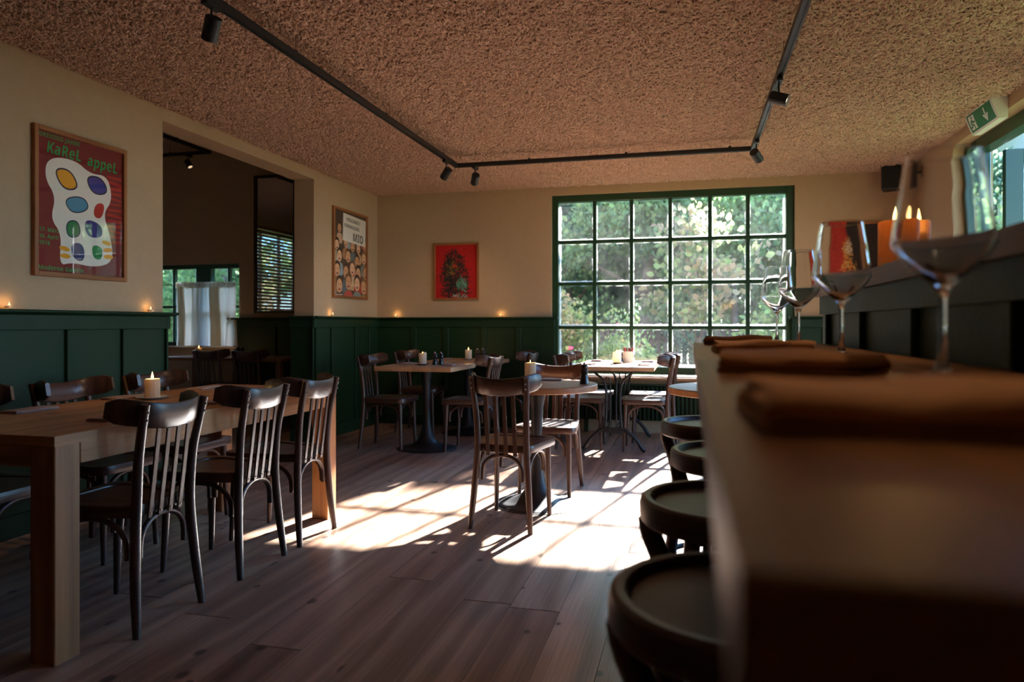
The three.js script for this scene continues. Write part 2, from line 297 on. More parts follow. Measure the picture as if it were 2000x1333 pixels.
// the big garden window
{
  const w = structure('window_1', 'large green multi-pane garden window', 'window'), zf = ZB - 0.045, zb = ZB - 0.125, G = M.greenFrame;
  const X0 = -1.433, X1 = 0.998, Y0 = 0.60, Y1 = 2.49;
  part(w, 'frame', cbox(X0, -1.366, Y0, Y1, zb, zf, 0.004, 'y'), G); part(w, 'frame', cbox(0.918, X1, Y0, Y1, zb, zf, 0.004, 'y'), G);
  part(w, 'frame', cbox(-1.366, 0.918, 2.418, Y1, zb, zf, 0.004), G); part(w, 'frame', cbox(-1.366, 0.918, Y0, 0.672, zb, zf, 0.004), G);
  const xs = [-0.98, -0.595, -0.199, 0.196, 0.562], ys = [1.083, 1.548, 1.994];
  for (const x of xs) part(w, 'mullion', cbox(x - 0.02, x + 0.02, 0.672, 2.418, zb + 0.01, zf - 0.012, 0.006, 'y'), G);
  const cx = [-1.366, ...xs, 0.918], cy = [0.672, ...ys, 2.418];
  for (const y of ys) for (let i = 0; i < 6; i++) part(w, 'glazing_bar', cbox(cx[i] + (i ? 0.02 : 0), cx[i + 1] - (i < 5 ? 0.02 : 0), y - 0.018, y + 0.018, zb + 0.014, zf - 0.016, 0.006), G);
  // dusty panes: grime dried along the putty, clear in the middle
  const grime = dataTex(256, 256, (u, v, c) => {
    const e = Math.min(u, 1 - u, v * 0.8, 1 - v), n = fbm(u * 12, v * 12, 12, 12, 4, 81), f = fbm(u * 5, v * 5, 5, 5, 3, 85);
    const edge = 1 - sstep(0.012 + 0.03 * n, 0.055 + 0.06 * n * n, e), film = 0.04 + 0.07 * f;
    c[0] = c[1] = c[2] = Math.max(film, edge * 0.55);
  });
  const dusty = phy({ color: 0xffffff, transmission: 1, thickness: 0, roughness: 1, roughnessMap: grime, ior: 1.5 });
  for (let i = 0; i < 6; i++) for (let j = 0; j < 4; j++) {
    const a = cx[i] + 0.005, b = cx[i + 1] - 0.005, c = cy[j] + 0.005, d = cy[j + 1] - 0.005;
    part(w, 'pane', tr(new THREE.PlaneGeometry(b - a, d - c), (a + b) / 2, (c + d) / 2, zb + 0.03), dusty);
  }
  structMesh('trim_8', cbox(-1.47, 1.03, 0.548, 0.5755, ZB - 0.13, ZB + 0.14, 0.006), M.paleOak, 'pale wooden sill board under the garden window', 'sill');
  // cream reveal below the frame is part of the wall; ribbed radiator stands under the sill
  const r = thing('radiator', 'dark green ribbed radiator under the garden window sill', 'radiator', [0, 0, ZB]);
  part(r, 'back_panel', cbox(-1.2, 0.9, 0.13, 0.49, 0.035, 0.06, 0.004), M.green);
  part(r, 'top_grille', cbox(-1.2, 0.9, 0.49, 0.505, 0.03, 0.12, 0.004), M.greenFrame);
  for (let x = -1.18; x < 0.89; x += 0.042) part(r, 'fin', cbox(x, x + 0.026, 0.14, 0.485, 0.0605, 0.112, 0.006, 'y'), M.green);
  for (const x of [-1.05, 0.75]) part(r, 'foot', cbox(x - 0.02, x + 0.02, 0.001, 0.13, 0.04, 0.10, 0.003, 'y'), M.green);
}
// next room: window with cafe curtain
{
  const w = structure('window_2', 'green casement window in next room behind the half curtain', 'window'), zf = ZB - 0.05, zb = ZB - 0.13, G = M.greenFrame;
  const X0 = -6.95, X1 = -5.232, Y0 = 0.85, Y1 = 1.845;
  part(w, 'frame', cbox(X0, X1, Y1 - 0.05, Y1, zb, zf, 0.004), G); part(w, 'frame', cbox(X0, X1, Y0, Y0 + 0.05, zb, zf, 0.004), G);
  for (const [a, b] of [[X0, X0 + 0.06], [-5.87, -5.66], [X1 - 0.012, X1]]) part(w, 'frame', cbox(a, b, Y0 + 0.05, Y1 - 0.05, zb, zf + 0.005, 0.004, 'y'), G);
  for (const [a, b, ms] of [[X0 + 0.06, -5.87, [-6.55, -6.2]], [-5.66, X1 - 0.012, [-5.42]]]) {
    const cx = [a, ...ms, b], cy = [Y0 + 0.05, 1.33, Y1 - 0.05];
    for (const m of ms) part(w, 'mullion', cbox(m - 0.016, m + 0.016, Y0 + 0.05, Y1 - 0.05, zb + 0.015, zf - 0.01, 0.004, 'y'), G);
    for (let i = 0; i + 1 < cx.length; i++) {
      part(w, 'glazing_bar', cbox(cx[i] + (i ? 0.016 : 0), cx[i + 1] - (i + 2 < cx.length ? 0.016 : 0), 1.315, 1.345, zb + 0.018, zf - 0.013, 0.004), G);
      for (let j = 0; j < 2; j++) part(w, 'pane', tr(new THREE.PlaneGeometry(cx[i + 1] - cx[i] - 0.01, cy[j + 1] - cy[j] - 0.01), (cx[i] + cx[i + 1]) / 2, (cy[j] + cy[j + 1]) / 2, zb + 0.03), M.glassPane);
    }
  }
  structMesh('trim_9', cbox(-6.95, -5.235, 0.82, 0.848, ZB - 0.12, ZB + 0.02, 0.004), M.plaster, 'cream sill board under the half curtain', 'sill');
  const c = thing('cafe_curtain', 'pale linen half curtain hanging on a rod in next room', 'curtain', [0, 0, ZB + 0.045]);
  const nx = 90, ny = 14, g = new THREE.PlaneGeometry(1, 1, nx, ny), p = g.attributes.position;
  const X = (u) => -6.07 + u * 0.83;
  for (let i = 0; i < p.count; i++) {
    const u = p.getX(i) + 0.5, v = p.getY(i) + 0.5;
    const gather = sstep(0, 0.16, u) * 0, wav = Math.sin(u * 34 + Math.sin(u * 9) * 2.2 + (1 - v) * 0.5) * (0.010 + 0.016 * (1 - v)) * (u < 0.24 || u > 0.66 ? 1.25 : 0.45) + 0.01 * Math.sin(u * 70) * v;
    p.setXYZ(i, X(u) + 0.012 * Math.sin(v * 5 + u * 20) * (1 - v) - 0.02 * (1 - v) * (u - 0.5), 0.856 + v * 0.765 + 0.006 * Math.sin(u * 75) * (v > 0.95 ? 1 : 0), wav + gather);
  }
  g.computeVertexNormals(); part(c, 'cloth', g, M.curtain);
  for (const [a, b, dz] of [[-6.0, -5.925, 0], [-6.0, -5.93, 0.014], [-5.55, -5.43, 0], [-5.545, -5.435, 0.014]]) {   // gathered pleats: the same cloth lying in layers
    const q = new THREE.PlaneGeometry(1, 1, 16, 10), qp = q.attributes.position;
    for (let i = 0; i < qp.count; i++) { const u = qp.getX(i) + 0.5, v = qp.getY(i) + 0.5, k = 1 + 0.25 * (1 - v); qp.setXYZ(i, (a + b) / 2 + (u - 0.5) * (b - a) * k + 0.012 * Math.sin(v * 4 + a), 0.857 + v * 0.71, 0.05 + dz + 0.012 * Math.sin(u * 9 + v * 2)); }
    q.computeVertexNormals(); part(c, 'pleat', q, M.curtain);
  }
  const hem = new THREE.PlaneGeometry(1, 1, nx, 2), hp = hem.attributes.position;
  for (let i = 0; i < hp.count; i++) { const u = hp.getX(i) + 0.5, v = hp.getY(i) + 0.5; hp.setXYZ(i, X(u), 1.555 + v * 0.07, 0.018 + 0.012 * Math.sin(u * 75) * (0.4 + v)); }
  hem.computeVertexNormals(); part(c, 'heading', hem, M.curtain);
  part(c, 'rod', tr(rot(new THREE.CylinderGeometry(0.006, 0.006, 1.70, 10), 0, 0, Math.PI / 2), -6.09, 1.595, 0.006), M.steel);
}
// next room: window with wooden blind, seen in the mirror
{
  const w = structure('window_3', 'window of next room behind a wooden blind', 'window');
  for (const [a, b, c, d] of [[-3.3, -1.4, 0.9, 0.97], [-3.3, -1.4, 2.88, 2.95], [-3.3, -3.23, 0.97, 2.88], [-1.47, -1.4, 0.97, 2.88]]) part(w, 'frame', cbox(XO - 0.14, XO - 0.06, c, d, a, b, 0.004), M.greenFrame);
  for (const z of [-2.67, -2.03]) part(w, 'mullion', cbox(XO - 0.13, XO - 0.07, 0.97, 2.88, z - 0.025, z + 0.025, 0.004, 'y'), M.greenFrame);
  for (let i = 0; i < 3; i++) part(w, 'pane', tr(rot(new THREE.PlaneGeometry(0.63, 1.9), 0, Math.PI / 2, 0), XO - 0.1, 1.925, -2.98 + i * 0.63), M.glassPane);
  const b = thing('window_blind', 'brown wooden slatted blind reflected in the tall mirror', 'blind', [XO + 0.06, 0, -2.35]);
  part(b, 'head_rail', cbox(-0.03, 0.03, 2.93, 2.99, -0.97, 0.97, 0.004, 'z'), M.barOak);
  const slat = rot(cbox(-0.033, 0.033, -0.0015, 0.0015, -0.95, 0.95, 0.001, 'z'), 0, 0, -1.12);
  for (let y = 0.96; y < 2.92; y += 0.064) { const s = part(b, 'slat', slat, M.barOak); s.position.y = y; }
  part(b, 'bottom_rail', cbox(-0.025, 0.025, 0.89, 0.915, -0.95, 0.95, 0.004, 'z'), M.barOak);
  for (const z of [-0.6, 0.6]) part(b, 'cord', tr(new THREE.CylinderGeometry(0.0015, 0.0015, 2.02, 6), 0, 1.93, z), M.coaster);
}
// doorway behind the bar, its glazed leaf standing open outwards
{
  const d = structure('door_1', 'green glazed garden door standing open behind the bar', 'door'), G = M.greenFrame;
  part(d, 'frame', cbox(XR + 0.1, XR + 0.2, 0.02, 2.495, -6.07, -5.97, 0.004, 'y'), G);
  part(d, 'frame', cbox(XR + 0.1, XR + 0.2, 2.40, 2.495, -5.97, -4.55, 0.004, 'z'), G);
  part(d, 'frame', cbox(XR + 0.1, XR + 0.2, 0.02, 2.495, -4.55, -4.45, 0.004, 'y'), G);
  const leaf = new THREE.Group(); leaf.name = 'door_leaf'; leaf.position.set(XR + 0.235, 0, -5.84); d.add(leaf);
  part(leaf, 'stile', cbox(0, 0.12, 0.03, 2.38, -0.025, 0.025, 0.004, 'y'), G); part(leaf, 'stile', cbox(0.66, 0.78, 0.03, 2.38, -0.025, 0.025, 0.004, 'y'), G);
  part(leaf, 'rail', cbox(0.12, 0.66, 2.27, 2.38, -0.025, 0.025, 0.004), G); part(leaf, 'rail', cbox(0.12, 0.66, 0.03, 0.5, -0.025, 0.025, 0.004), G); part(leaf, 'rail', cbox(0.12, 0.66, 1.32, 1.36, -0.02, 0.02, 0.004), G);
  for (const [a, b] of [[0.5, 1.32], [1.36, 2.27]]) part(leaf, 'pane', tr(new THREE.PlaneGeometry(0.54, b - a), 0.39, (a + b) / 2, 0), M.glassPane);
  part(leaf, 'handle', taperTube([[0.72, 1.05, 0.026], [0.72, 1.05, 0.06], [0.64, 1.05, 0.062]], [0.008, 0.008, 0.008], 10, 8), M.steel);
}

// casement further along the bar wall: it lights the room from the right
[[-4.05, -2.75]].forEach(([a, b], i) => {
  const w = structure('window_' + (4 + i), 'green casement behind the bar next to the garden door', 'window'), G = M.greenFrame, x0 = XR + 0.1, x1 = XR + 0.18, m = (a + b) / 2;
  for (const [p, q, r, t] of [[a, b, 0.95, 1.02], [a, b, 2.425, 2.495], [a, a + 0.07, 1.02, 2.425], [b - 0.07, b, 1.02, 2.425], [m - 0.04, m + 0.04, 1.02, 2.425]]) part(w, 'frame', cbox(x0, x1, r, t, p, q, 0.004, 'z'), G);
  for (const [p, q] of [[a + 0.07, m - 0.04], [m + 0.04, b - 0.07]]) { part(w, 'glazing_bar', cbox(x0 + 0.02, x1 - 0.02, 1.7, 1.735, p, q, 0.004, 'z'), G); for (const [r, t] of [[1.02, 1.7], [1.735, 2.425]]) part(w, 'pane', tr(rot(new THREE.PlaneGeometry(q - p, t - r), 0, Math.PI / 2, 0), XR + 0.14, (r + t) / 2, (p + q) / 2), M.glassPane); }
});

// ------------------------------------------------------------------ chairs
const chairGeo = (() => {
  const G = {};
  const outline = (k) => {
    const s = new THREE.Shape(), f = 0.205 - k, b = 0.165 - k, z0 = -0.20 + k, z1 = 0.205 - k;
    s.moveTo(-b + 0.05, z0); s.lineTo(b - 0.05, z0); s.quadraticCurveTo(b, z0, b + 0.005, z0 + 0.06); s.lineTo(f, z1 - 0.075); s.quadraticCurveTo(f, z1, f - 0.075, z1);
    s.lineTo(-f + 0.075, z1); s.quadraticCurveTo(-f, z1, -f, z1 - 0.075); s.lineTo(-b - 0.005, z0 + 0.06); s.quadraticCurveTo(-b, z0, -b + 0.05, z0); return s;
  };
  const ring = outline(0.004); ring.holes.push(new THREE.Path(outline(0.045).getPoints(6)));
  const fr = new THREE.ExtrudeGeometry(ring, { depth: 0.034, bevelEnabled: true, bevelThickness: 0.004, bevelSize: 0.004, bevelSegments: 2, curveSegments: 6 });
  fr.rotateX(Math.PI / 2); fr.translate(0, 0.456, 0); G.seat_frame = toCreasedNormals(boxUV(fr, 'z'), 0.7);
  const panel = new THREE.ExtrudeGeometry(outline(0.046), { depth: 0.01, bevelEnabled: false, curveSegments: 6 }); panel.rotateX(Math.PI / 2); panel.translate(0, 0.4545, 0); G.seat = boxUV(panel, 'z');
  G.back_post = [-1, 1].map((s) => taperTube([[s * 0.172, 0, -0.235], [s * 0.158, 0.18, -0.216], [s * 0.145, 0.36, -0.205], [s * 0.14, 0.46, -0.205], [s * 0.143, 0.62, -0.216], [s * 0.151, 0.74, -0.238], [s * 0.156, 0.83, -0.258]], [0.0145, 0.018, 0.019, 0.019, 0.018, 0.017, 0.016], 30, 10));
  G.leg = [-1, 1].map((s) => taperTube([[s * 0.165, 0, 0.168], [s * 0.160, 0.2, 0.160], [s * 0.156, 0.422, 0.152]], [0.0125, 0.016, 0.019], 8, 10));
  // wide bent back rail
  const N = 28, sec = [[-0.010, 0.006], [-0.010, 0.086], [-0.005, 0.094], [0.003, 0.095], [0.010, 0.088], [0.010, 0.006], [0.004, 0], [-0.004, 0]], pos = [], idx = [];
  for (let i = 0; i <= N; i++) {
    const t = i / N * 2 - 1, a = Math.abs(t), x = t * 0.205 * (1 - 0.06 * a * a * a), z = -0.255 + 0.135 * Math.pow(a, 4.5), dx = 0.205 * (1 - 0.24 * a * a * a), dz = Math.sign(t) * 0.135 * 4.5 * Math.pow(a, 3.5), L = Math.hypot(dx, dz), nx = -dz / L, nz = dx / L;
    const endr = a > 0.9 ? Math.sqrt(Math.max(0.05, 1 - ((a - 0.9) / 0.1) ** 2)) : 1, lift = 0.728 + 0.034 * a * a;
    for (const [o, y] of sec) { const yy = 0.0475 + (y - 0.0475) * (0.55 + 0.45 * endr); pos.push(x + nx * o, lift + yy, z + nz * o - (yy - 0.04) * 0.18); }
  }
  const S = sec.length;
  for (let i = 0; i < N; i++) for (let j = 0; j < S; j++) { const a = i * S + j, b = i * S + (j + 1) % S, c = a + S, d = b + S; idx.push(a, b, c, b, d, c); }
  for (let j = 1; j + 1 < S; j++) { idx.push(0, j + 1, j); const o = N * S; idx.push(o, o + j, o + j + 1); }
  const rail = new THREE.BufferGeometry(); rail.setAttribute('position', new THREE.Float32BufferAttribute(pos, 3)); rail.setIndex(idx); rail.computeVertexNormals(); G.back_rail = boxUV(toCreasedNormals(rail, 0.9), 'x');
  G.slat = [-0.078, -0.026, 0.026, 0.078].map((x) => { const g = cbox(-0.0112, 0.0112, 0, 0.355, -0.004, 0.004, 0.002, 'y'); const q = new THREE.Matrix4().makeRotationX(-0.125); g.applyMatrix4(q); return tr(g, x, 0.403, -0.206); });
  G.screw = [-0.078, -0.026, 0.026, 0.078].map((x) => tr(rot(new THREE.CylinderGeometry(0.003, 0.003, 0.003, 8), Math.PI / 2, 0, 0), x, 0.42, -0.2135));
  G.postscrew = [-1, 1].flatMap((s) => [0.772, 0.8].map((y) => tr(rot(new THREE.SphereGeometry(0.0045, 8, 6), 0, 0, 0), s * (0.149 + (y - 0.7) * 0.055), y, -0.262 - (y - 0.77) * 0.2)));
  const arch = (w, drop) => { const pts = []; for (let i = 0; i <= 12; i++) { const q = Math.PI * i / 12; pts.push([-Math.cos(q) * w, 0.405 - drop + Math.pow(Math.sin(q), 0.8) * drop, 0]); } pts.unshift([-w, 0.405 - drop - 0.03, 0]); pts.push([w, 0.405 - drop - 0.03, 0]); return taperTube(pts, [0.0108, 0.0108], 32, 8); };
  G.brace = [tr(arch(0.115, 0.11), 0, 0, -0.196), tr(arch(0.128, 0.11), 0, 0, 0.150), tr(rot(arch(0.150, 0.11), 0, Math.PI / 2, 0), 0.146, 0, -0.02), tr(rot(arch(0.150, 0.11), 0, Math.PI / 2, 0), -0.146, 0, -0.02)];
  return G;
})();
let chairProto;
function chair(x, z, deg, label, group) {
  if (chairProto) return copyOf(chairProto, label, [x, 0, z], deg * Math.PI / 180, group);
  const c = chairProto = thing('dining_chair', label, 'chair', [x, 0, z], deg * Math.PI / 180, group), D = M.darkWood, G = chairGeo;
  const fr = part(c, 'seat_frame', G.seat_frame, D); part(c, 'seat', G.seat, D);
  G.back_post.forEach((g) => part(c, 'back_post', g, D)); G.leg.forEach((g) => part(c, 'leg', g, D)); part(c, 'back_rail', G.back_rail, D);
  G.slat.forEach((g, i) => part(part(c, 'slat', g, D), 'screw', G.screw[i], M.screw)); G.brace.forEach((g) => part(c, 'brace', g, D));
  part(c, 'screw', G.postscrew[0], M.screw); for (const g of G.postscrew.slice(1)) part(c, 'screw', g, M.screw);
  return c;
}
const gl = 'bentwood chairs around the tables';
chair(-2.135, -2.273, -90, 'dark bentwood chair closest to camera on the long table aisle side', gl);
chair(-2.135, -2.868, -90, 'dark bentwood chair in the middle of the long table aisle side', gl);
chair(-2.125, -3.343, -91, 'dark bentwood chair at window end of the long table aisle side', gl);
chair(-2.80, -2.31, 90, 'dark bentwood chair cut by the left picture edge, wall side of long table', gl);
chair(-2.80, -2.875, 90, 'dark bentwood chair in middle of long table wall side, under framed red poster', gl);
chair(-2.80, -3.44, 90, 'dark bentwood chair behind the pillar candle, wall side of long table', gl);
chair(-0.975, -3.905, 175.5, 'dark bentwood chair in centre aisle with its back to camera at round table', gl);
chair(-0.905, -4.625, -2, 'dark bentwood chair facing camera on window side of round table', gl);
chair(-2.635, -5.96, 90, 'dark bentwood chair on left of the square pedestal table nearer the aisle', gl);
chair(-1.905, -6.0, -92, 'dark bentwood chair on right of the square pedestal table nearer the aisle', gl);
chair(-2.70, -6.93, 90, 'dark bentwood chair in corner left of the rear square table', gl);
chair(-1.78, -6.93, -90, 'dark bentwood chair right of the rear square table by the back wall', gl);
chair(-0.935, -6.42, 92, 'dark bentwood chair on left of cast iron window table, aisle end', gl);
chair(-0.945, -6.93, 88, 'dark bentwood chair on left of cast iron window table, beside the window', gl);
chair(-0.395, -6.38, -90, 'dark bentwood chair on right of cast iron window table, aisle end', gl);
chair(-0.36, -6.88, -88, 'dark bentwood chair on right of cast iron window table, beside the window', gl);
chair(-5.07, -6.85, 180, 'dark bentwood chair with back to camera at the next room table', gl);
chair(-4.61, -6.88, 180, 'dark bentwood chair at right of the next room table under the mirror', gl);

// ------------------------------------------------------------------ tables
{
  const t = thing('long_table', 'long oak dining table with square legs along left wall', 'table', [-2.40, 0, -2.805]);
  const hw = 0.40, hl = 0.945, bw = 0.8 / 5;
  for (let i = 0; i < 5; i++) part(t, 'top_board', cbox(-hw + i * bw + 0.0004, -hw + (i + 1) * bw - 0.0004, 0.716, 0.75, -hl, hl, 0.0012, 'z', rnd() * 2, rnd()), M.oak[[0, 2, 1, 0, 2][i]]);
  for (const s of [-1, 1]) part(t, 'apron', cbox(s * (hw - 0.017) - 0.013, s * (hw - 0.017) + 0.013, 0.645, 0.7155, -hl + 0.105, hl - 0.105, 0.002, 'z', rnd(), rnd()), M.oak[0]);
  for (const s of [-1, 1]) part(t, 'apron', cbox(-hw + 0.105, hw - 0.105, 0.645, 0.7155, s * (hl - 0.017) - 0.013, s * (hl - 0.017) + 0.013, 0.002, 'x', rnd(), rnd()), M.oak[0]);
  for (const sx of [-1, 1]) for (const sz of [-1, 1]) part(t, 'leg', cbox(sx * (hw - 0.053) - 0.05, sx * (hw - 0.053) + 0.05, 0, 0.7155, sz * (hl - 0.053) - 0.05, sz * (hl - 0.053) + 0.05, 0.003, 'y', rnd(), rnd()), M.oak[1]);
}
const pedestal = smoothLathe([[0.0005, 0], [0.25, 0.0005], [0.252, 0.006], [0.235, 0.012], [0.16, 0.026], [0.095, 0.062], [0.06, 0.13], [0.041, 0.22], [0.033, 0.34], [0.034, 0.46], [0.042, 0.60], [0.056, 0.705], [0.0005, 0.706]], 56);
const plate = lathe([[0.0005, 0.703], [0.15, 0.703], [0.15, 0.711], [0.0005, 0.711]], 32);
function squareTable(x, z, label) {
  const t = thing('square_table', label, 'table', [x, 0, z]);
  for (let i = 0; i < 4; i++) part(t, 'top_board', cbox(-0.35 + i * 0.175 + 0.0003, -0.35 + (i + 1) * 0.175 - 0.0003, 0.7115, 0.75, -0.35, 0.35, 0.0014, 'z', rnd(), rnd()), M.paleOak);
  part(t, 'pedestal', pedestal, M.iron); part(t, 'mount_plate', plate, M.iron);
}
squareTable(-2.30, -5.98, 'square oak pedestal table nearer the aisle with black trumpet base');
squareTable(-2.22, -6.95, 'rear square oak pedestal table against the back wall wainscot');
function roundTable(x, z, r, label) {
  const t = thing('round_table', label, 'table', [x, 0, z]);
  part(t, 'top', boxUV(lathe([[0.0005, 0.7115], [r - 0.004, 0.7115], [r, 0.7155], [r, 0.746], [r - 0.004, 0.75], [0.0005, 0.75]], 64), 'x'), M.roundOak);
  part(t, 'pedestal', pedestal, M.iron); part(t, 'mount_plate', plate, M.iron);
}
roundTable(-0.925, -4.30, 0.375, 'round oak table with black trumpet base in centre of room');
roundTable(0.235, -4.28, 0.36, 'round oak table half hidden behind the bar stools');
{
  const t = thing('iron_table', 'oak table on ornate cast iron trestles beside the garden window', 'table', [-0.65, 0, -6.62]);
  for (let i = 0; i < 4; i++) part(t, 'top_board', cbox(-0.355 + i * 0.1775 + 0.0003, -0.355 + (i + 1) * 0.1775 - 0.0003, 0.718, 0.75, -0.58, 0.58, 0.0014, 'z', rnd(), rnd()), M.paleOak);
  for (const s of [-1, 1]) {
    const z = s * 0.43, e = new THREE.Group(); e.name = 'trestle'; t.add(e);
    part(e, 'top_bar', cbox(-0.28, 0.28, 0.70, 0.7175, z - 0.02, z + 0.02, 0.003), M.iron);
    for (const q of [-1, 1]) {
      part(e, 'upright', taperTube([[q * 0.075, 0.17, z], [q * 0.06, 0.40, z], [q * 0.075, 0.60, z], [q * 0.17, 0.70, z]], [0.013, 0.011, 0.011, 0.011], 22, 8), M.iron);
      part(e, 'scroll', taperTube([[q * 0.03, 0.18, z], [q * 0.025, 0.42, z], [q * 0.03, 0.62, z], [q * 0.055, 0.66, z], [q * 0.065, 0.63, z]], [0.007, 0.007], 20, 6), M.iron);
      part(e, 'foot', taperTube([[q * 0.04, 0.21, z], [q * 0.12, 0.185, z], [q * 0.20, 0.11, z], [q * 0.25, 0.034, z], [q * 0.275, 0.018, z]], [0.017, 0.017, 0.016, 0.017, 0.018], 22, 8), M.iron);
    }
    part(e, 'cross_plate', cbox(-0.085, 0.085, 0.165, 0.215, z - 0.012, z + 0.012, 0.004), M.iron);
  }
  part(t, 'stretcher', tr(rot(new THREE.CylinderGeometry(0.011, 0.011, 0.86, 10), Math.PI / 2, 0, 0), 0, 0.19, 0), M.iron);
}
{
  const t = thing('oblong_table', 'dark oblong table below the half curtain in next room', 'table', [-5.0, 0, -7.0]);
  for (let i = 0; i < 4; i++) part(t, 'top_board', cbox(-0.8, 0.8, 0.715, 0.75, -0.34 + i * 0.17 + 0.0004, -0.34 + (i + 1) * 0.17 - 0.0004, 0.001, 'x', rnd(), rnd()), M.barOak);
  for (const s of [-1, 1]) for (const q of [-1, 1]) part(t, 'leg', cbox(s * 0.74 - 0.03, s * 0.74 + 0.03, 0, 0.7145, q * 0.28 - 0.03, q * 0.28 + 0.03, 0.002, 'y'), M.barOak);
}

// ------------------------------------------------------------------ the bar
const BARH = 1.047;
{
  const c = thing('bar_counter', 'dark oak bar counter carrying glasses and napkins', 'counter');
  const b = 4, x0 = 0.012, x1 = 0.457;
  for (let i = 0; i < b; i++) { const w = (x1 - x0) / b; part(c, 'board', cbox(x0 + i * w + 0.0002, x0 + (i + 1) * w - 0.0002, BARH - 0.045, BARH, -2.72, -0.205, 0.0015, 'z', rnd() * 2, rnd()), M.barOak); }
  for (const z of [-0.5, -1.45, -2.45]) part(c, 'bracket', merge([cbox(0.12, 0.457, BARH - 0.075, BARH - 0.0455, z - 0.015, z + 0.015, 0.002), cbox(0.432, 0.4575, BARH - 0.32, BARH - 0.076, z - 0.015, z + 0.015, 0.002, 'y')]), M.iron);
  const p = thing('bar_partition', 'dark green panelled bar partition with thick wooden ledge', 'bar');
  const Z0 = -2.77, Z1 = 0.7, LT = 1.214;
  part(p, 'core', plainBox(0.492, 0.62, 0, LT - 0.0005, Z0, Z1), M.green);
  const bs = [-2.71, -2.20, -1.72, -1.23, -0.75, -0.27, 0.21], ed = [Z0, ...bs, Z1];
  for (let i = 0; i + 1 < ed.length; i++) part(p, 'panel', cbox(0.478, 0.4915, 0.1, LT - 0.001, ed[i] + 0.001, ed[i + 1] - 0.001, 0.001, 'y'), M.green);
  for (const z of bs) part(p, 'batten', cbox(0.462, 0.4775, 0.12, 1.149, z - 0.03, z + 0.03, 0.003, 'y'), M.green);
  part(p, 'frieze_rail', cbox(0.456, 0.4775, 1.15, LT - 0.0005, Z0, Z1, 0.004, 'z'), M.green);
  part(p, 'baseboard', cbox(0.46, 0.4775, 0, 0.119, Z0, Z1, 0.004, 'z'), M.green);
  for (let i = 0; i < 3; i++) part(p, 'ledge_board', cbox(0.444 + i * 0.13, 0.444 + (i + 1) * 0.13 - 0.0005, LT, LT + 0.043, Z0 - 0.02, Z1, 0.003, 'z', rnd(), rnd()), M.barOak);
}
// bar stools
{
  const ringG = lathe([[0.135, 0.708], [0.176, 0.708], [0.181, 0.714], [0.182, 0.742], [0.179, 0.754], [0.171, 0.7595], [0.160, 0.758], [0.153, 0.750], [0.150, 0.741], [0.135, 0.738], [0.135, 0.708]], 64);
  const seatG = lathe([[0.0005, 0.738], [0.1495, 0.738], [0.1495, 0.745], [0.0005, 0.7435]], 48);
  let proto;
  const stool = (x, z, turn, label) => {
    if (proto) return copyOf(proto, label, [x, 0, z], turn, 'bar stools');
    const s = proto = thing('bar_stool', label, 'stool', [x, 0, z], turn, 'bar stools');
    part(s, 'seat_ring', ringG, M.darkWood); part(s, 'seat', seatG, M.stoolSeat);
    for (let i = 0; i < 4; i++) { const g = taperTube([[0.164, 0.715, 0], [0.158, 0.68, 0], [0.134, 0.615, 0], [0.120, 0.52, 0], [0.142, 0.30, 0], [0.178, 0, 0]], [0.017, 0.018, 0.018, 0.017, 0.0155, 0.013], 30, 10, 1.3); part(s, 'leg', rot(g, 0, i * Math.PI / 2, 0), M.darkWood); }
    part(s, 'foot_ring', tr(rot(new THREE.TorusGeometry(0.150, 0.010, 10, 48), Math.PI / 2, 0, 0), 0, 0.26, 0), M.darkWood);
  };
  stool(0.072, -0.985, 0.12, 'black round bar stool closest to the camera');
  stool(0.078, -1.515, 0.12, 'black round bar stool second from the camera');
  stool(0.125, -2.10, 0.2, 'black round bar stool third from the camera');
  stool(0.075, -2.70, 0.08, 'black round bar stool farthest from the camera');
}
// wine glasses
{
  const out = [[0.0005, 0], [0.040, 0], [0.0415, 0.0012], [0.040, 0.0026], [0.022, 0.0058], [0.009, 0.014], [0.0052, 0.028], [0.0042, 0.06], [0.0046, 0.098], [0.009, 0.112], [0.028, 0.130], [0.0475, 0.150], [0.0545, 0.1625], [0.0538, 0.172], [0.046, 0.225], [0.0392, 0.2685], [0.0385, 0.27]];
  const inn = [[0.0378, 0.2695], [0.0382, 0.2675], [0.0448, 0.225], [0.0524, 0.172], [0.0530, 0.1635], [0.0460, 0.152], [0.0265, 0.133], [0.0075, 0.119], [0.0005, 0.117]];
  const g = new THREE.LatheGeometry([...out, ...inn].map((p) => V2(...p)), 72);
  let proto;
  [[0.29, -0.935, 'closest to the camera'], [0.292, -1.525, 'second along the bar counter'], [0.288, -2.07, 'third along the bar counter'], [0.295, -2.63, 'at the far end of the bar counter']].forEach(([x, z, w]) => {
    const label = 'empty stemmed wine glass ' + w;
    if (proto) { const c = proto.clone(); c.name = numbered('wine_glass'); c.userData = { ...proto.userData, label }; c.position.set(x, BARH, z); scene.add(c); return; }
    proto = new THREE.Mesh(g, M.glass); proto.name = numbered('wine_glass'); proto.userData = { label, category: 'wine glass', group: 'wine glasses on the bar' }; proto.position.set(x, BARH, z); scene.add(proto);
  });
}
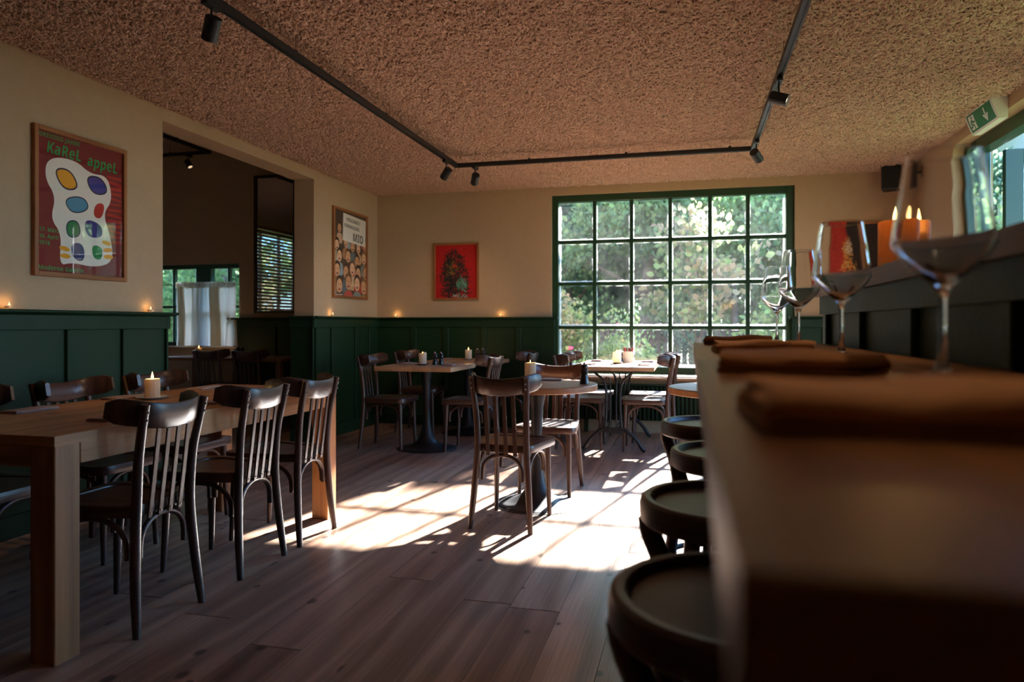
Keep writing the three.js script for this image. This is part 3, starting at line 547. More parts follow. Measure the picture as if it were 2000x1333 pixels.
// folded napkins
function napkinGeo(w, d, t, layers, s) {   // cloth folded over on itself: a swept ribbon with round folds
  const r = t / layers / 2, c = [], gap = r * 0.12;
  for (let i = 0; i < layers; i++) {
    const y = r + i * (2 * r + gap), dir = i % 2 ? -1 : 1, e = d / 2 - r * 2 - (i % 3) * d * 0.012;
    for (let k = 0; k <= 8; k++) c.push([dir * (-e + 2 * e * k / 8), y + (i ? r * 0.35 * Math.sin(Math.PI * k / 8) * i / layers : 0)]);
    if (i + 1 < layers) for (let k = 1; k < 6; k++) { const q = -Math.PI / 2 + Math.PI * k / 6, h = r + gap / 2; c.push([dir * (e + Math.cos(q) * h), y + h + Math.sin(q) * h]); }
  }
  const A = [], B = [];
  c.forEach((p, i) => { const a = c[Math.max(0, i - 1)], b = c[Math.min(c.length - 1, i + 1)], L = Math.hypot(b[0] - a[0], b[1] - a[1]), nx = -(b[1] - a[1]) / L, ny = (b[0] - a[0]) / L, k = r * (i === 0 || i === c.length - 1 ? 0.5 : 0.98); A.push([p[0] + nx * k, p[1] + ny * k]); B.unshift([p[0] - nx * k, p[1] - ny * k]); });
  const g = new THREE.ExtrudeGeometry(new THREE.Shape([...A, ...B].map((p) => V2(...p))), { depth: w, steps: 14, bevelEnabled: false });
  g.rotateY(Math.PI / 2); g.translate(-w / 2, 0, 0);
  const p = g.attributes.position;
  for (let i = 0; i < p.count; i++) { const x = p.getX(i), z = p.getZ(i), y = p.getY(i), k = y / t; p.setY(i, Math.max(0.0003, y + k * t * (0.13 * Math.sin(x * 19 + s * 2) * Math.cos(z * 17 + s) + 0.06 * Math.sin(x * 47 + s)))); p.setX(i, x * (1 - 0.03 * k * k) + 0.003 * Math.sin(z * 30 + s * 3 + y * 200)); p.setZ(i, z + 0.005 * Math.sin(x * 14 + s * 1.7) + 0.003 * k * Math.sin(x * 40)); }
  g.deleteAttribute('uv'); g.deleteAttribute('normal'); const m = mergeVertices(g, 1e-5); m.computeVertexNormals(); return boxUV(toCreasedNormals(m, 1.1), 'x');
}
const napSmall = [0, 1, 2].map((s) => napkinGeo(0.19, 0.10, 0.012, 3, s)), napBar = [0, 1, 2].map((s) => napkinGeo(0.215, 0.17, 0.027, 3, s));
let nk = 0;
function napkin(x, y, z, turn, label, group, bar) {
  const m = new THREE.Mesh((bar ? napBar : napSmall)[nk++ % 3], bar ? M.linenBrown : M.linenMauve); m.name = numbered('napkin'); m.userData = { label, category: 'napkin', group }; m.position.set(x, y, z); m.rotation.y = turn; scene.add(m);
}
napkin(0.150, BARH, -0.53, 0.03, 'folded brown linen napkin closest to camera on bar counter', 'napkins on the bar', true);
napkin(0.150, BARH, -1.10, -0.05, 'folded brown linen napkin second along the bar counter', 'napkins on the bar', true);
napkin(0.165, BARH, -1.78, 0.04, 'folded brown linen napkin third along the bar counter', 'napkins on the bar', true);
napkin(0.155, BARH, -2.50, -0.06, 'folded brown linen napkin at the far end of bar counter', 'napkins on the bar', true);
const nt = 'napkins on the dining tables';
napkin(-2.70, 0.75, -2.905, 1.5, 'folded napkin on long table in front of the middle wall side chair', nt);
napkin(-2.66, 0.75, -3.44, 1.62, 'folded napkin behind the candle on the long table', nt);
napkin(-2.69, 0.75, -2.38, 1.55, 'folded napkin on the long table at left picture edge', nt);
napkin(-2.15, 0.75, -2.27, 1.6, 'folded napkin on long table before the chair closest to camera', nt);
napkin(-2.14, 0.75, -2.87, 1.55, 'folded napkin on long table before middle aisle side chair', nt);
napkin(-2.52, 0.75, -6.03, 1.5, 'folded napkin on left half of the nearer square table', nt);
napkin(-2.08, 0.75, -5.95, 1.7, 'folded napkin on right half of the nearer square table', nt);
napkin(-2.45, 0.75, -6.93, 1.6, 'folded napkin on left half of the rear square table', nt);
napkin(-1.99, 0.75, -6.97, 1.5, 'folded napkin on right half of the rear square table', nt);
napkin(-0.90, 0.75, -4.52, 0.1, 'folded napkin on window side of the round table', nt);
napkin(-1.04, 0.75, -4.10, 0.2, 'folded napkin on aisle side of the round table behind chair rail', nt);
napkin(-0.90, 0.75, -6.42, 1.5, 'folded napkin on window table, left aisle end', nt);
napkin(-0.90, 0.75, -6.98, 1.6, 'folded napkin on window table, left window end', nt);
napkin(-0.40, 0.75, -6.40, 1.6, 'folded napkin on window table, right aisle end', nt);
napkin(-0.40, 0.75, -6.95, 1.5, 'folded napkin on window table, right window end', nt);

// ------------------------------------------------------------------ candles
const flameG = new THREE.LatheGeometry([[0.0003, 0], [0.0028, 0.002], [0.0046, 0.008], [0.0042, 0.014], [0.0022, 0.023], [0.0003, 0.031]].map((p) => V2(...p)), 14);
function flame(parent, y, k, power) {
  part(parent, 'wick', tr(new THREE.CylinderGeometry(0.001, 0.0012, 0.014, 6), 0, y + 0.004, 0), M.wick);
  const f = part(parent, 'flame', flameG, M.flame); f.position.y = y + 0.006; f.scale.setScalar(k);
  const l = new THREE.PointLight(lin(1, 0.56, 0.2), power); l.name = 'candle_flame'; l.position.set(0, y + 0.006 + 0.012 * k, 0); l.shadow.radius = 0.25; parent.add(l);
}
function pillarCandle(x, y, z, r, h, label, opt = {}) {
  const c = thing('pillar_candle', label, 'candle', [x, y, z], 0, opt.group), k = opt.slope ?? 0;
  const g = new THREE.LatheGeometry([[0.0005, 0], [r - 0.001, 0], [r, 0.001], [r, h * 0.5], [r, h - 0.004], [r - 0.003, h], [r * 0.75, h - 0.006], [r * 0.3, h - 0.011], [0.0005, h - 0.012]].map((p) => V2(...p)), 40), p = g.attributes.position;
  if (k) for (let i = 0; i < p.count; i++) { const yy = p.getY(i); if (yy > h * 0.7) p.setY(i, yy + k * p.getX(i) / r * (yy - h * 0.7) / (h * 0.3) + 0.004 * Math.sin(Math.atan2(p.getZ(i), p.getX(i)) * 3) * (yy - h * 0.7) / (h * 0.3)); }
  g.computeVertexNormals(); part(c, 'wax', toCreasedNormals(g, 0.7), opt.mat ?? M.wax);
  flame(c, h - 0.012, opt.flame ?? 1, opt.power ?? 0.05); return c;
}
const saucerG = lathe([[0.0005, 0.001], [0.04, 0], [0.043, 0.003], [0.075, 0.011], [0.076, 0.0125], [0.073, 0.0125], [0.042, 0.005], [0.0005, 0.005]], 40);
function saucer(x, y, z, k, mat, label) { const m = new THREE.Mesh(saucerG, mat); m.name = numbered('saucer'); m.scale.set(k, 1, k); m.position.set(x, y, z); m.userData = { label, category: 'saucer', group: 'candle saucers' }; scene.add(m); }
saucer(-2.55, 0.75, -2.92, 1.0, M.china, 'patterned china saucer under the candle on the long table');
pillarCandle(-2.55, 0.755, -2.92, 0.035, 0.094, 'cream pillar candle burning on a saucer on the long table', { flame: 1.35, power: 0.07 });
saucer(-2.32, 0.75, -5.93, 0.82, M.coaster, 'dark saucer under the candle on the nearer square table');
pillarCandle(-2.32, 0.755, -5.93, 0.036, 0.105, 'burnt down pillar candle on nearer square table', { slope: 0.004, mat: M.waxPale, flame: 0.6, power: 0.03 });
saucer(-2.215, 0.75, -6.95, 0.8, M.china, 'pale saucer under the candle on the rear square table');
pillarCandle(-2.215, 0.755, -6.95, 0.034, 0.098, 'cream pillar candle on rear square table by wainscot', { mat: M.waxPale, flame: 1.1, power: 0.05 });
saucer(-0.98, 0.75, -4.36, 0.8, M.china, 'pale saucer under the candle on the round table');
pillarCandle(-0.98, 0.755, -4.36, 0.0365, 0.118, 'orange cream pillar candle on the round table', { flame: 0.8, power: 0.04 });
saucer(-0.66, 0.75, -6.60, 0.75, M.coaster, 'dark coaster under the candle on the window table');
pillarCandle(-0.66, 0.755, -6.60, 0.038, 0.112, 'slanting half melted pillar candle on the window table', { slope: 0.014, mat: M.waxPale, flame: 0.7, power: 0.03 });
pillarCandle(-5.37, 0.75, -6.86, 0.036, 0.10, 'pillar candle burning on the table in next room', { flame: 1.2, power: 0.05 });
pillarCandle(0.58, 1.257, -2.27, 0.046, 0.158, 'fat cream pillar candle on the bar ledge, left of two', { flame: 1.6, power: 0.08, mat: M.waxAmber });
pillarCandle(0.665, 1.257, -2.42, 0.042, 0.172, 'fat cream pillar candle on the bar ledge, right of two', { flame: 1.5, power: 0.08, mat: M.waxAmber });
// tea lights along the wainscot cap
{
  const cup = lathe([[0.0005, 0], [0.019, 0], [0.0205, 0.003], [0.0215, 0.022], [0.0205, 0.022], [0.0195, 0.004], [0.0005, 0.003]], 28), wax = lathe([[0.0005, 0.0035], [0.0188, 0.0045], [0.0198, 0.014], [0.0005, 0.0135]], 24);
  for (const [x, z, w] of [[XL + 0.035, -2.90, 'at left picture edge on wainscot cap'], [XL + 0.035, -3.887, 'right of the framed red poster on wainscot cap'], [XL + 0.035, -6.306, 'below the crowd poster on wainscot cap'], [-3.20, ZB + 0.035, 'in the corner on the back wall cap'], [-1.985, ZB + 0.035, 'right of the red painting on back wall cap']]) {
    const t = thing('tea_light', 'small glass tea light ' + w, 'tea light', [x, CAPH + 0.0008, z], 0, 'tea lights on the wainscot');
    part(t, 'cup', cup, M.glassPane); part(t, 'wax', wax, M.waxPale); flame(t, 0.0135, 0.55, 0.009);
  }
}
// mills, cutlery pot
{
  const a = smoothLathe([[0.0005, 0], [0.024, 0], [0.025, 0.006], [0.022, 0.03], [0.0175, 0.052], [0.022, 0.066], [0.0225, 0.074], [0.0175, 0.082], [0.0165, 0.086], [0.0195, 0.094], [0.0165, 0.103], [0.008, 0.108], [0.0005, 0.109]], 28), knob = tr(new THREE.SphereGeometry(0.006, 12, 10), 0, 0.113, 0);
  let proto;
  const mill = (x, z, label, mat, k = 1) => {
    const m = thing('pepper_mill', label, 'mill', [x, 0.75, z], 0, 'salt and pepper mills'); m.scale.setScalar(k);
    part(m, 'body', a, mat); part(m, 'knob', knob, M.steel);
  };
  mill(-2.225, -5.99, 'shiny black mill beside candle on nearer square table, left of pair', M.millBlack);
  mill(-2.172, -6.0, 'shiny black mill beside candle on nearer square table, right of pair', M.millBlack);
  mill(-2.13, -6.99, 'dark mill beside candle on rear square table, left of pair', M.millBrown);
  mill(-2.075, -7.0, 'dark mill beside candle on rear square table, right of pair', M.millBrown);
  mill(-0.628, -4.30, 'dark wooden mill on right edge of the round table', M.millBrown, 1.12);
  mill(-0.635, -6.74, 'dark mill just behind candle on the window table', M.millBlack);
  mill(0.07, -4.33, 'dark mill on the half hidden round table', M.millBrown, 1.1);
  mill(-4.985, -7.03, 'dark mill on next room table below curtain, left of pair', M.millBlack);
  mill(-4.93, -7.03, 'dark mill on next room table below curtain, right of pair', M.millBlack);
  const p = thing('cutlery_pot', 'ribbed white pot holding cutlery on the window table', 'pot', [-0.58, 0.75, -6.86]);
  const pts = []; for (let i = 0; i < 72; i++) { const q = i / 72 * Math.PI * 2, r = 0.052 + 0.0018 * Math.sin(q * 24); pts.push(V2(Math.cos(q) * r, Math.sin(q) * r)); }
  const sh = new THREE.Shape(pts); sh.holes.push(new THREE.Path().absarc(0, 0, 0.047, 0, Math.PI * 2)); const pg = new THREE.ExtrudeGeometry(sh, { depth: 0.105, bevelEnabled: false, curveSegments: 30 }); pg.rotateX(-Math.PI / 2); part(p, 'wall', pg, M.white); part(p, 'bottom', lathe([[0.0005, 0.001], [0.047, 0.001], [0.047, 0.006], [0.0005, 0.006]], 24), M.white);
  for (let i = 0; i < 11; i++) {
    const q = i * 2.4, r = 0.012 + 0.022 * ((i * 0.37) % 1), h = 0.125 + 0.02 * ((i * 0.61) % 1), lean = 0.14;
    const f = new THREE.Group(); f.name = numbered('cutlery'); f.position.set(-0.58 + Math.cos(q) * r, 0.757, -6.86 + Math.sin(q) * r); f.rotation.set(Math.sin(q) * lean, 0, -Math.cos(q) * lean);
    f.userData = { label: ['fork', 'knife', 'spoon'][i % 3] + ' standing in the ribbed white pot on window table', category: 'cutlery', group: 'cutlery in the pot: ' + ['forks', 'knives', 'spoons'][i % 3] }; scene.add(f);
    part(f, 'shaft', cbox(-0.003, 0.003, 0, h * 0.7, -0.0012, 0.0012, 0.0008, 'y'), M.steel); part(f, 'handle', tr(taperTube([[0, h * 0.65, 0], [0, h * 0.85, 0], [0, h, 0]], [0.004, 0.0065, 0.0055], 8, 8), 0, 0, 0), i % 3 ? M.redHandle : M.frameDark);
  }
}

// ------------------------------------------------------------------ posters and pictures
function canvas(w, h, draw) { const c = document.createElement('canvas'); c.width = w; c.height = h; const x = c.getContext('2d'); draw(x, w, h); const t = new THREE.CanvasTexture(c); t.colorSpace = THREE.SRGBColorSpace; return t; }
function blob(x, pts, fill, stroke, lw) { x.beginPath(); const n = pts.length; for (let i = 0; i < n; i++) { const a = pts[i], b = pts[(i + 1) % n], m = [(a[0] + b[0]) / 2, (a[1] + b[1]) / 2]; i ? x.quadraticCurveTo(a[0], a[1], m[0], m[1]) : x.moveTo(m[0], m[1]); } { const a = pts[0], b = pts[1]; x.quadraticCurveTo(a[0], a[1], (a[0] + b[0]) / 2, (a[1] + b[1]) / 2); } x.closePath(); if (fill) { x.fillStyle = fill; x.fill(); } if (stroke) { x.strokeStyle = stroke; x.lineWidth = lw; x.stroke(); } }
function picture(name, label, w, h, tex, mat, pos, turn, fw = 0.028, glazed = true) {
  const f = thing(name, label, 'picture', pos, turn), d = 0.026;
  part(f, 'frame', cbox(-w / 2, -w / 2 + fw, -h / 2, h / 2, 0.001, d, 0.002, 'y'), mat); part(f, 'frame', cbox(w / 2 - fw, w / 2, -h / 2, h / 2, 0.001, d, 0.002, 'y'), mat);
  part(f, 'frame', cbox(-w / 2 + fw, w / 2 - fw, h / 2 - fw, h / 2, 0.001, d, 0.002), mat); part(f, 'frame', cbox(-w / 2 + fw, w / 2 - fw, -h / 2, -h / 2 + fw, 0.001, d, 0.002), mat);
  part(f, 'print', tr(new THREE.PlaneGeometry(w - 2 * fw, h - 2 * fw), 0, 0, 0.010), std({ map: tex, roughness: 0.75 }));
  if (glazed) part(f, 'glazing', tr(new THREE.PlaneGeometry(w - 2 * fw, h - 2 * fw), 0, 0, 0.016), M.glassPane);
  return f;
}
const poster1 = canvas(640, 840, (x, w, h) => {
  x.fillStyle = '#7a1c1a'; x.fillRect(0, 0, w, h);
  x.fillStyle = '#b3261c'; for (let i = 0; i < 13; i++) { x.save(); x.translate(575, 170 + i * 36); x.rotate(0.1 * Math.sin(i * 2)); x.fillRect(-60, 0, 120, 17 + 5 * Math.sin(i)); x.restore(); }
  blob(x, [[70, 150], [260, 120], [380, 190], [520, 170], [560, 330], [480, 430], [540, 560], [570, 740], [420, 790], [240, 770], [150, 800], [170, 600], [90, 520], [130, 380], [50, 280]], '#e9e2d6');
  blob(x, [[110, 210], [230, 190], [300, 300], [180, 330]], '#e8a21c', '#1c1a3c', 9); blob(x, [[340, 210], [470, 190], [530, 290], [400, 320]], '#3c3a8c', '#1d1a30', 8);
  blob(x, [[180, 380], [330, 340], [380, 420], [240, 470]], '#3f8fae', '#1d1a30', 7); blob(x, [[420, 370], [500, 360], [470, 470], [400, 460]], '#b8241c'); blob(x, [[330, 480], [470, 500], [480, 590], [350, 600]], '#3b347f');
  blob(x, [[200, 520], [290, 500], [310, 600], [210, 620]], '#2f7c42', '#272043', 7); blob(x, [[230, 650], [330, 640], [340, 760], [250, 750]], '#2f356e'); blob(x, [[390, 640], [480, 650], [470, 740], [400, 730]], '#2f8a4a');
  x.fillStyle = '#e8a21c'; for (const [a, b] of [[190, 690], [195, 735], [510, 620], [520, 665], [525, 710]]) { x.beginPath(); x.ellipse(a, b, 38, 15, 0.15 * Math.sin(a), 0, 7); x.fill(); }
  x.fillStyle = '#2f9a4c'; x.font = 'bold 38px sans-serif'; x.fillText('DREISSIG JAHRE', 14, 34); x.font = 'bold 34px sans-serif'; x.fillText('17. März', 14, 600); x.fillText('16. April', 14, 640); x.fillText('1978', 14, 680); x.font = 'bold 40px sans-serif'; x.fillText('Moderne Galerie', 8, 830);
  x.save(); x.translate(60, 122); x.transform(1, 0.02, -0.12, 1, 0, 0); x.font = 'bold 92px sans-serif'; x.scale(0.92, 1.05); x.fillText('KaReL', 0, 0); x.fillText('appeL', 320, 10); x.restore();
});
picture('framed_poster', 'dark red framed poster with abstract painted shapes above wainscot', 0.645, 0.822, poster1, M.frameWood, [XL, 1.791, -3.377], Math.PI / 2, 0.026);
const poster2 = canvas(620, 760, (x, w, h) => {
  x.fillStyle = '#4b3a30'; x.fillRect(0, 0, w, h);
  const hair = ['#2a1a12', '#3a2416', '#6a4424', '#1c120e', '#8a6236'], tops = ['#b02a28', '#c98a5a', '#8fa0a8', '#5a3a28', '#c2483a', '#7d8c86', '#a87a50', '#5c6c74', '#caa070'];
  const heads = []; for (let r = 0; r < 5; r++) for (let c = 0; c < 5; c++) heads.push([c * 145 - 20 + (r % 2) * 70 + 26 * Math.sin(r * 3 + c * 5), 170 + r * 118 + 22 * Math.sin(c * 4 + r), 42 + r * 6]);
  heads.forEach(([a, b, s], i) => {
    blob(x, [[a - s * 1.5, b + s * 3.4], [a - s * 1.3, b + s * 1.5], [a, b + s], [a + s * 1.3, b + s * 1.5], [a + s * 1.5, b + s * 3.4]], tops[i % tops.length]);
    if (i % 4 === 1) { x.strokeStyle = '#e6d8c4'; x.lineWidth = 6; for (let k = 0; k < 6; k++) { x.beginPath(); x.moveTo(a - s, b + s * 1.4 + k * 16); x.lineTo(a + s, b + s * 1.3 + k * 16); x.stroke(); } }
    x.fillStyle = hair[i % 5]; x.beginPath(); x.ellipse(a, b - s * 0.25, s * 0.95, s * 1.05, 0.1, 0, 7); x.fill();
    x.fillStyle = ['#e0aa80', '#d79b70', '#e8b890'][i % 3]; x.beginPath(); x.ellipse(a, b + s * 0.12, s * 0.78, s * 0.95, 0, 0, 7); x.fill();
    x.fillStyle = '#2a1712'; for (const q of [-1, 1]) { x.beginPath(); x.ellipse(a + q * s * 0.3, b - s * 0.08, s * 0.1, s * 0.07, 0, 0, 7); x.fill(); }
    x.fillStyle = '#7a1d1a'; x.beginPath(); x.ellipse(a, b + s * 0.55, s * 0.3, s * 0.22, 0, 0, 7); x.fill(); x.fillStyle = '#f0e6da'; x.fillRect(a - s * 0.22, b + s * 0.4, s * 0.44, s * 0.09);
  });
  x.save(); x.translate(170, 10); x.rotate(0.04); x.fillStyle = '#efe9dd'; x.fillRect(0, 0, 450, 250); x.fillStyle = '#22201e'; x.font = 'bold 46px sans-serif'; x.fillText('VOGLIAMO I', 60, 62); x.fillText('FORMAGGINI', 20, 122); x.font = 'bold 104px sans-serif'; x.fillText('MIO', 190, 228); x.restore();
});
picture('framed_crowd_poster', 'framed poster of laughing children holding a white placard', 0.763, 0.912, poster2, M.frameWood, [XL, 1.838, -6.728], Math.PI / 2, 0.026);
function painterly(x, w, h, spots, n) { for (let i = 0; i < n; i++) { const [a, b, ra, rb, cols] = spots[Math.floor(rnd() * spots.length)], q = rnd() * 6.28, k = Math.sqrt(rnd()); x.strokeStyle = cols[Math.floor(rnd() * cols.length)]; x.lineWidth = rr(3, 11); x.globalAlpha = rr(0.4, 0.95); const px = a + Math.cos(q) * ra * k, py = b + Math.sin(q) * rb * k, t = rnd() * 6.28; x.beginPath(); x.moveTo(px, py); x.quadraticCurveTo(px + rr(-20, 20), py + rr(-20, 20), px + Math.cos(t) * rr(12, 46), py + Math.sin(t) * rr(12, 46)); x.stroke(); } x.globalAlpha = 1; }
const paint2 = canvas(420, 500, (x, w, h) => {
  x.fillStyle = '#b80d12'; x.fillRect(0, 0, w, h); painterly(x, w, h, [[210, 250, 230, 260, ['#c21218', '#a80a10', '#b51016']]], 260);
  const dk = ['#16181a', '#1e2422', '#121416', '#2a2620']; painterly(x, w, h, [[190, 150, 95, 100, dk], [140, 280, 95, 130, dk], [220, 300, 120, 130, dk], [210, 440, 150, 80, dk]], 900);
  painterly(x, w, h, [[190, 200, 45, 60, ['#8a6a24', '#6e521e', '#3a4a34']], [150, 250, 40, 60, ['#8a6a24', '#24342c']]], 60); painterly(x, w, h, [[270, 370, 55, 60, ['#3f8a72', '#5aa88c', '#2c6454', '#7ab8a4']]], 90); painterly(x, w, h, [[240, 480, 70, 20, ['#c8c4b8', '#98a89c']]], 26); painterly(x, w, h, [[195, 200, 18, 16, ['#c8301c']]], 10);
});
picture('red_painting', 'small framed red painting with a dark figure on back wall', 0.522, 0.625, paint2, M.frameWood, [-2.496, 1.696, ZB], 0, 0.022, false);
const paint3 = canvas(420, 500, (x, w, h) => {
  x.fillStyle = '#2a1a18'; x.fillRect(0, 0, w, h); x.fillStyle = '#b3221a'; x.fillRect(0, 0, 190, h); painterly(x, w, h, [[100, 250, 120, 260, ['#c02a1c', '#a51e18', '#d24a22']], [330, 250, 100, 260, ['#241a1c', '#33242a', '#1a1416']]], 420);
  painterly(x, w, h, [[210, 260, 60, 120, ['#e8b43a', '#d98a2a', '#f0cc6a', '#c8642a']], [220, 400, 110, 80, ['#e0a03a', '#c4562a', '#e8c878']], [215, 210, 40, 50, ['#d8c8b8', '#b89a90']]], 420);
});
picture('orange_painting', 'framed orange and black painting on back wall behind glasses', 0.53, 0.62, paint3, M.frameWood, [1.505, 1.79, ZB], 0, 0.024, false);
// tall mirror in the next room
{
  const m = thing('wall_mirror', 'tall dark framed mirror on next room wall', 'mirror', [-4.74, 2.06, ZB]);
  const w = 0.55, h = 1.63, f = 0.03;
  for (const s of [-1, 1]) { part(m, 'frame', cbox(s * (w / 2 - f / 2) - f / 2, s * (w / 2 - f / 2) + f / 2, -h / 2, h / 2, 0.001, 0.03, 0.002, 'y'), M.frameDark); part(m, 'frame', cbox(-w / 2 + f, w / 2 - f, s * (h / 2 - f / 2) - f / 2, s * (h / 2 - f / 2) + f / 2, 0.001, 0.03, 0.002), M.frameDark); }
  part(m, 'glass', tr(new THREE.PlaneGeometry(w - 2 * f, h - 2 * f), 0, 0, 0.012), M.mirror);
}
// exit sign over the doorway
{
  const s = thing('exit_sign', 'white and green emergency exit sign above garden doorway', 'sign', [XR, 2.508, -5.37], -Math.PI / 2);
  const tex = canvas(512, 160, (x, w, h) => {
    x.fillStyle = '#eef2ee'; x.fillRect(0, 0, w, h); x.fillStyle = '#0c7a50'; x.fillRect(16, 12, w - 32, h - 24); x.fillStyle = '#eef4ee';
    x.save(); x.translate(-290, 0); x.fillRect(330, 26, 110, 108); x.fillStyle = '#0c7a50'; x.beginPath(); x.arc(392, 44, 12, 0, 7); x.fill(); x.lineWidth = 14; x.strokeStyle = '#0c7a50'; x.lineCap = 'round';
    for (const l of [[[388, 62], [376, 92]], [[376, 92], [400, 108], [396, 130]], [[376, 92], [354, 112], [338, 112]], [[386, 66], [410, 84], [424, 78]], [[386, 66], [360, 70], [350, 88]]]) { x.beginPath(); l.forEach((p, i) => i ? x.lineTo(...p) : x.moveTo(...p)); x.stroke(); }
    x.restore(); x.translate(170, 0); x.strokeStyle = '#eef4ee'; x.fillStyle = '#eef4ee'; x.lineWidth = 22; x.beginPath(); x.moveTo(180, 30); x.lineTo(180, 106); x.stroke(); x.beginPath(); x.moveTo(128, 80); x.lineTo(180, 136); x.lineTo(232, 80); x.lineTo(208, 76); x.lineTo(180, 106); x.lineTo(152, 76); x.closePath(); x.fill();
  });
  const sh = new THREE.Shape(); sh.moveTo(0.001, -0.07); sh.lineTo(0.05, -0.07); sh.quadraticCurveTo(0.085, 0, 0.10, 0.07); sh.lineTo(0.001, 0.07); sh.closePath();
  const g = new THREE.ExtrudeGeometry(sh, { depth: 0.44, bevelEnabled: false, curveSegments: 10 }); g.rotateY(-Math.PI / 2); g.translate(0.22, 0, 0); part(s, 'housing', g, M.white);
  const n = 10, fg = new THREE.PlaneGeometry(0.425, 1, 1, n), p = fg.attributes.position;
  for (let i = 0; i < p.count; i++) { const v = p.getY(i) + 0.5, u = 1 - v, b = [0.05 * (v - 1) ** 2 + 2 * 0.085 * v * (1 - v) + 0.10 * v * v, -0.07 + 0.14 * v]; p.setXYZ(i, p.getX(i), b[1] * 0.97, b[0] + 0.0015); }
  fg.computeVertexNormals(); part(s, 'sign_face', fg, std({ map: tex, roughness: 0.4 }));
}
// loudspeaker in the far corner
{
  const s = thing('loudspeaker', 'black loudspeaker on a bracket high in the right corner', 'speaker', [1.80, 2.46, -7.17], -0.35);
  part(s, 'cabinet', new RoundedBoxGeometry(0.16, 0.225, 0.14, 3, 0.015), M.black); part(s, 'grille', tr(new RoundedBoxGeometry(0.145, 0.205, 0.012, 2, 0.005), 0, 0, 0.073), M.iron);
  part(s, 'bracket', taperTube([[0.08, 0, -0.02], [0.12, 0, -0.03], [0.155, 0.0, -0.03]], [0.01, 0.01, 0.01], 10, 8), M.iron); part(s, 'wall_plate', tr(rot(new THREE.CylinderGeometry(0.04, 0.04, 0.012, 20), 0, 0, Math.PI / 2), 0.155, 0, -0.03), M.iron);
}

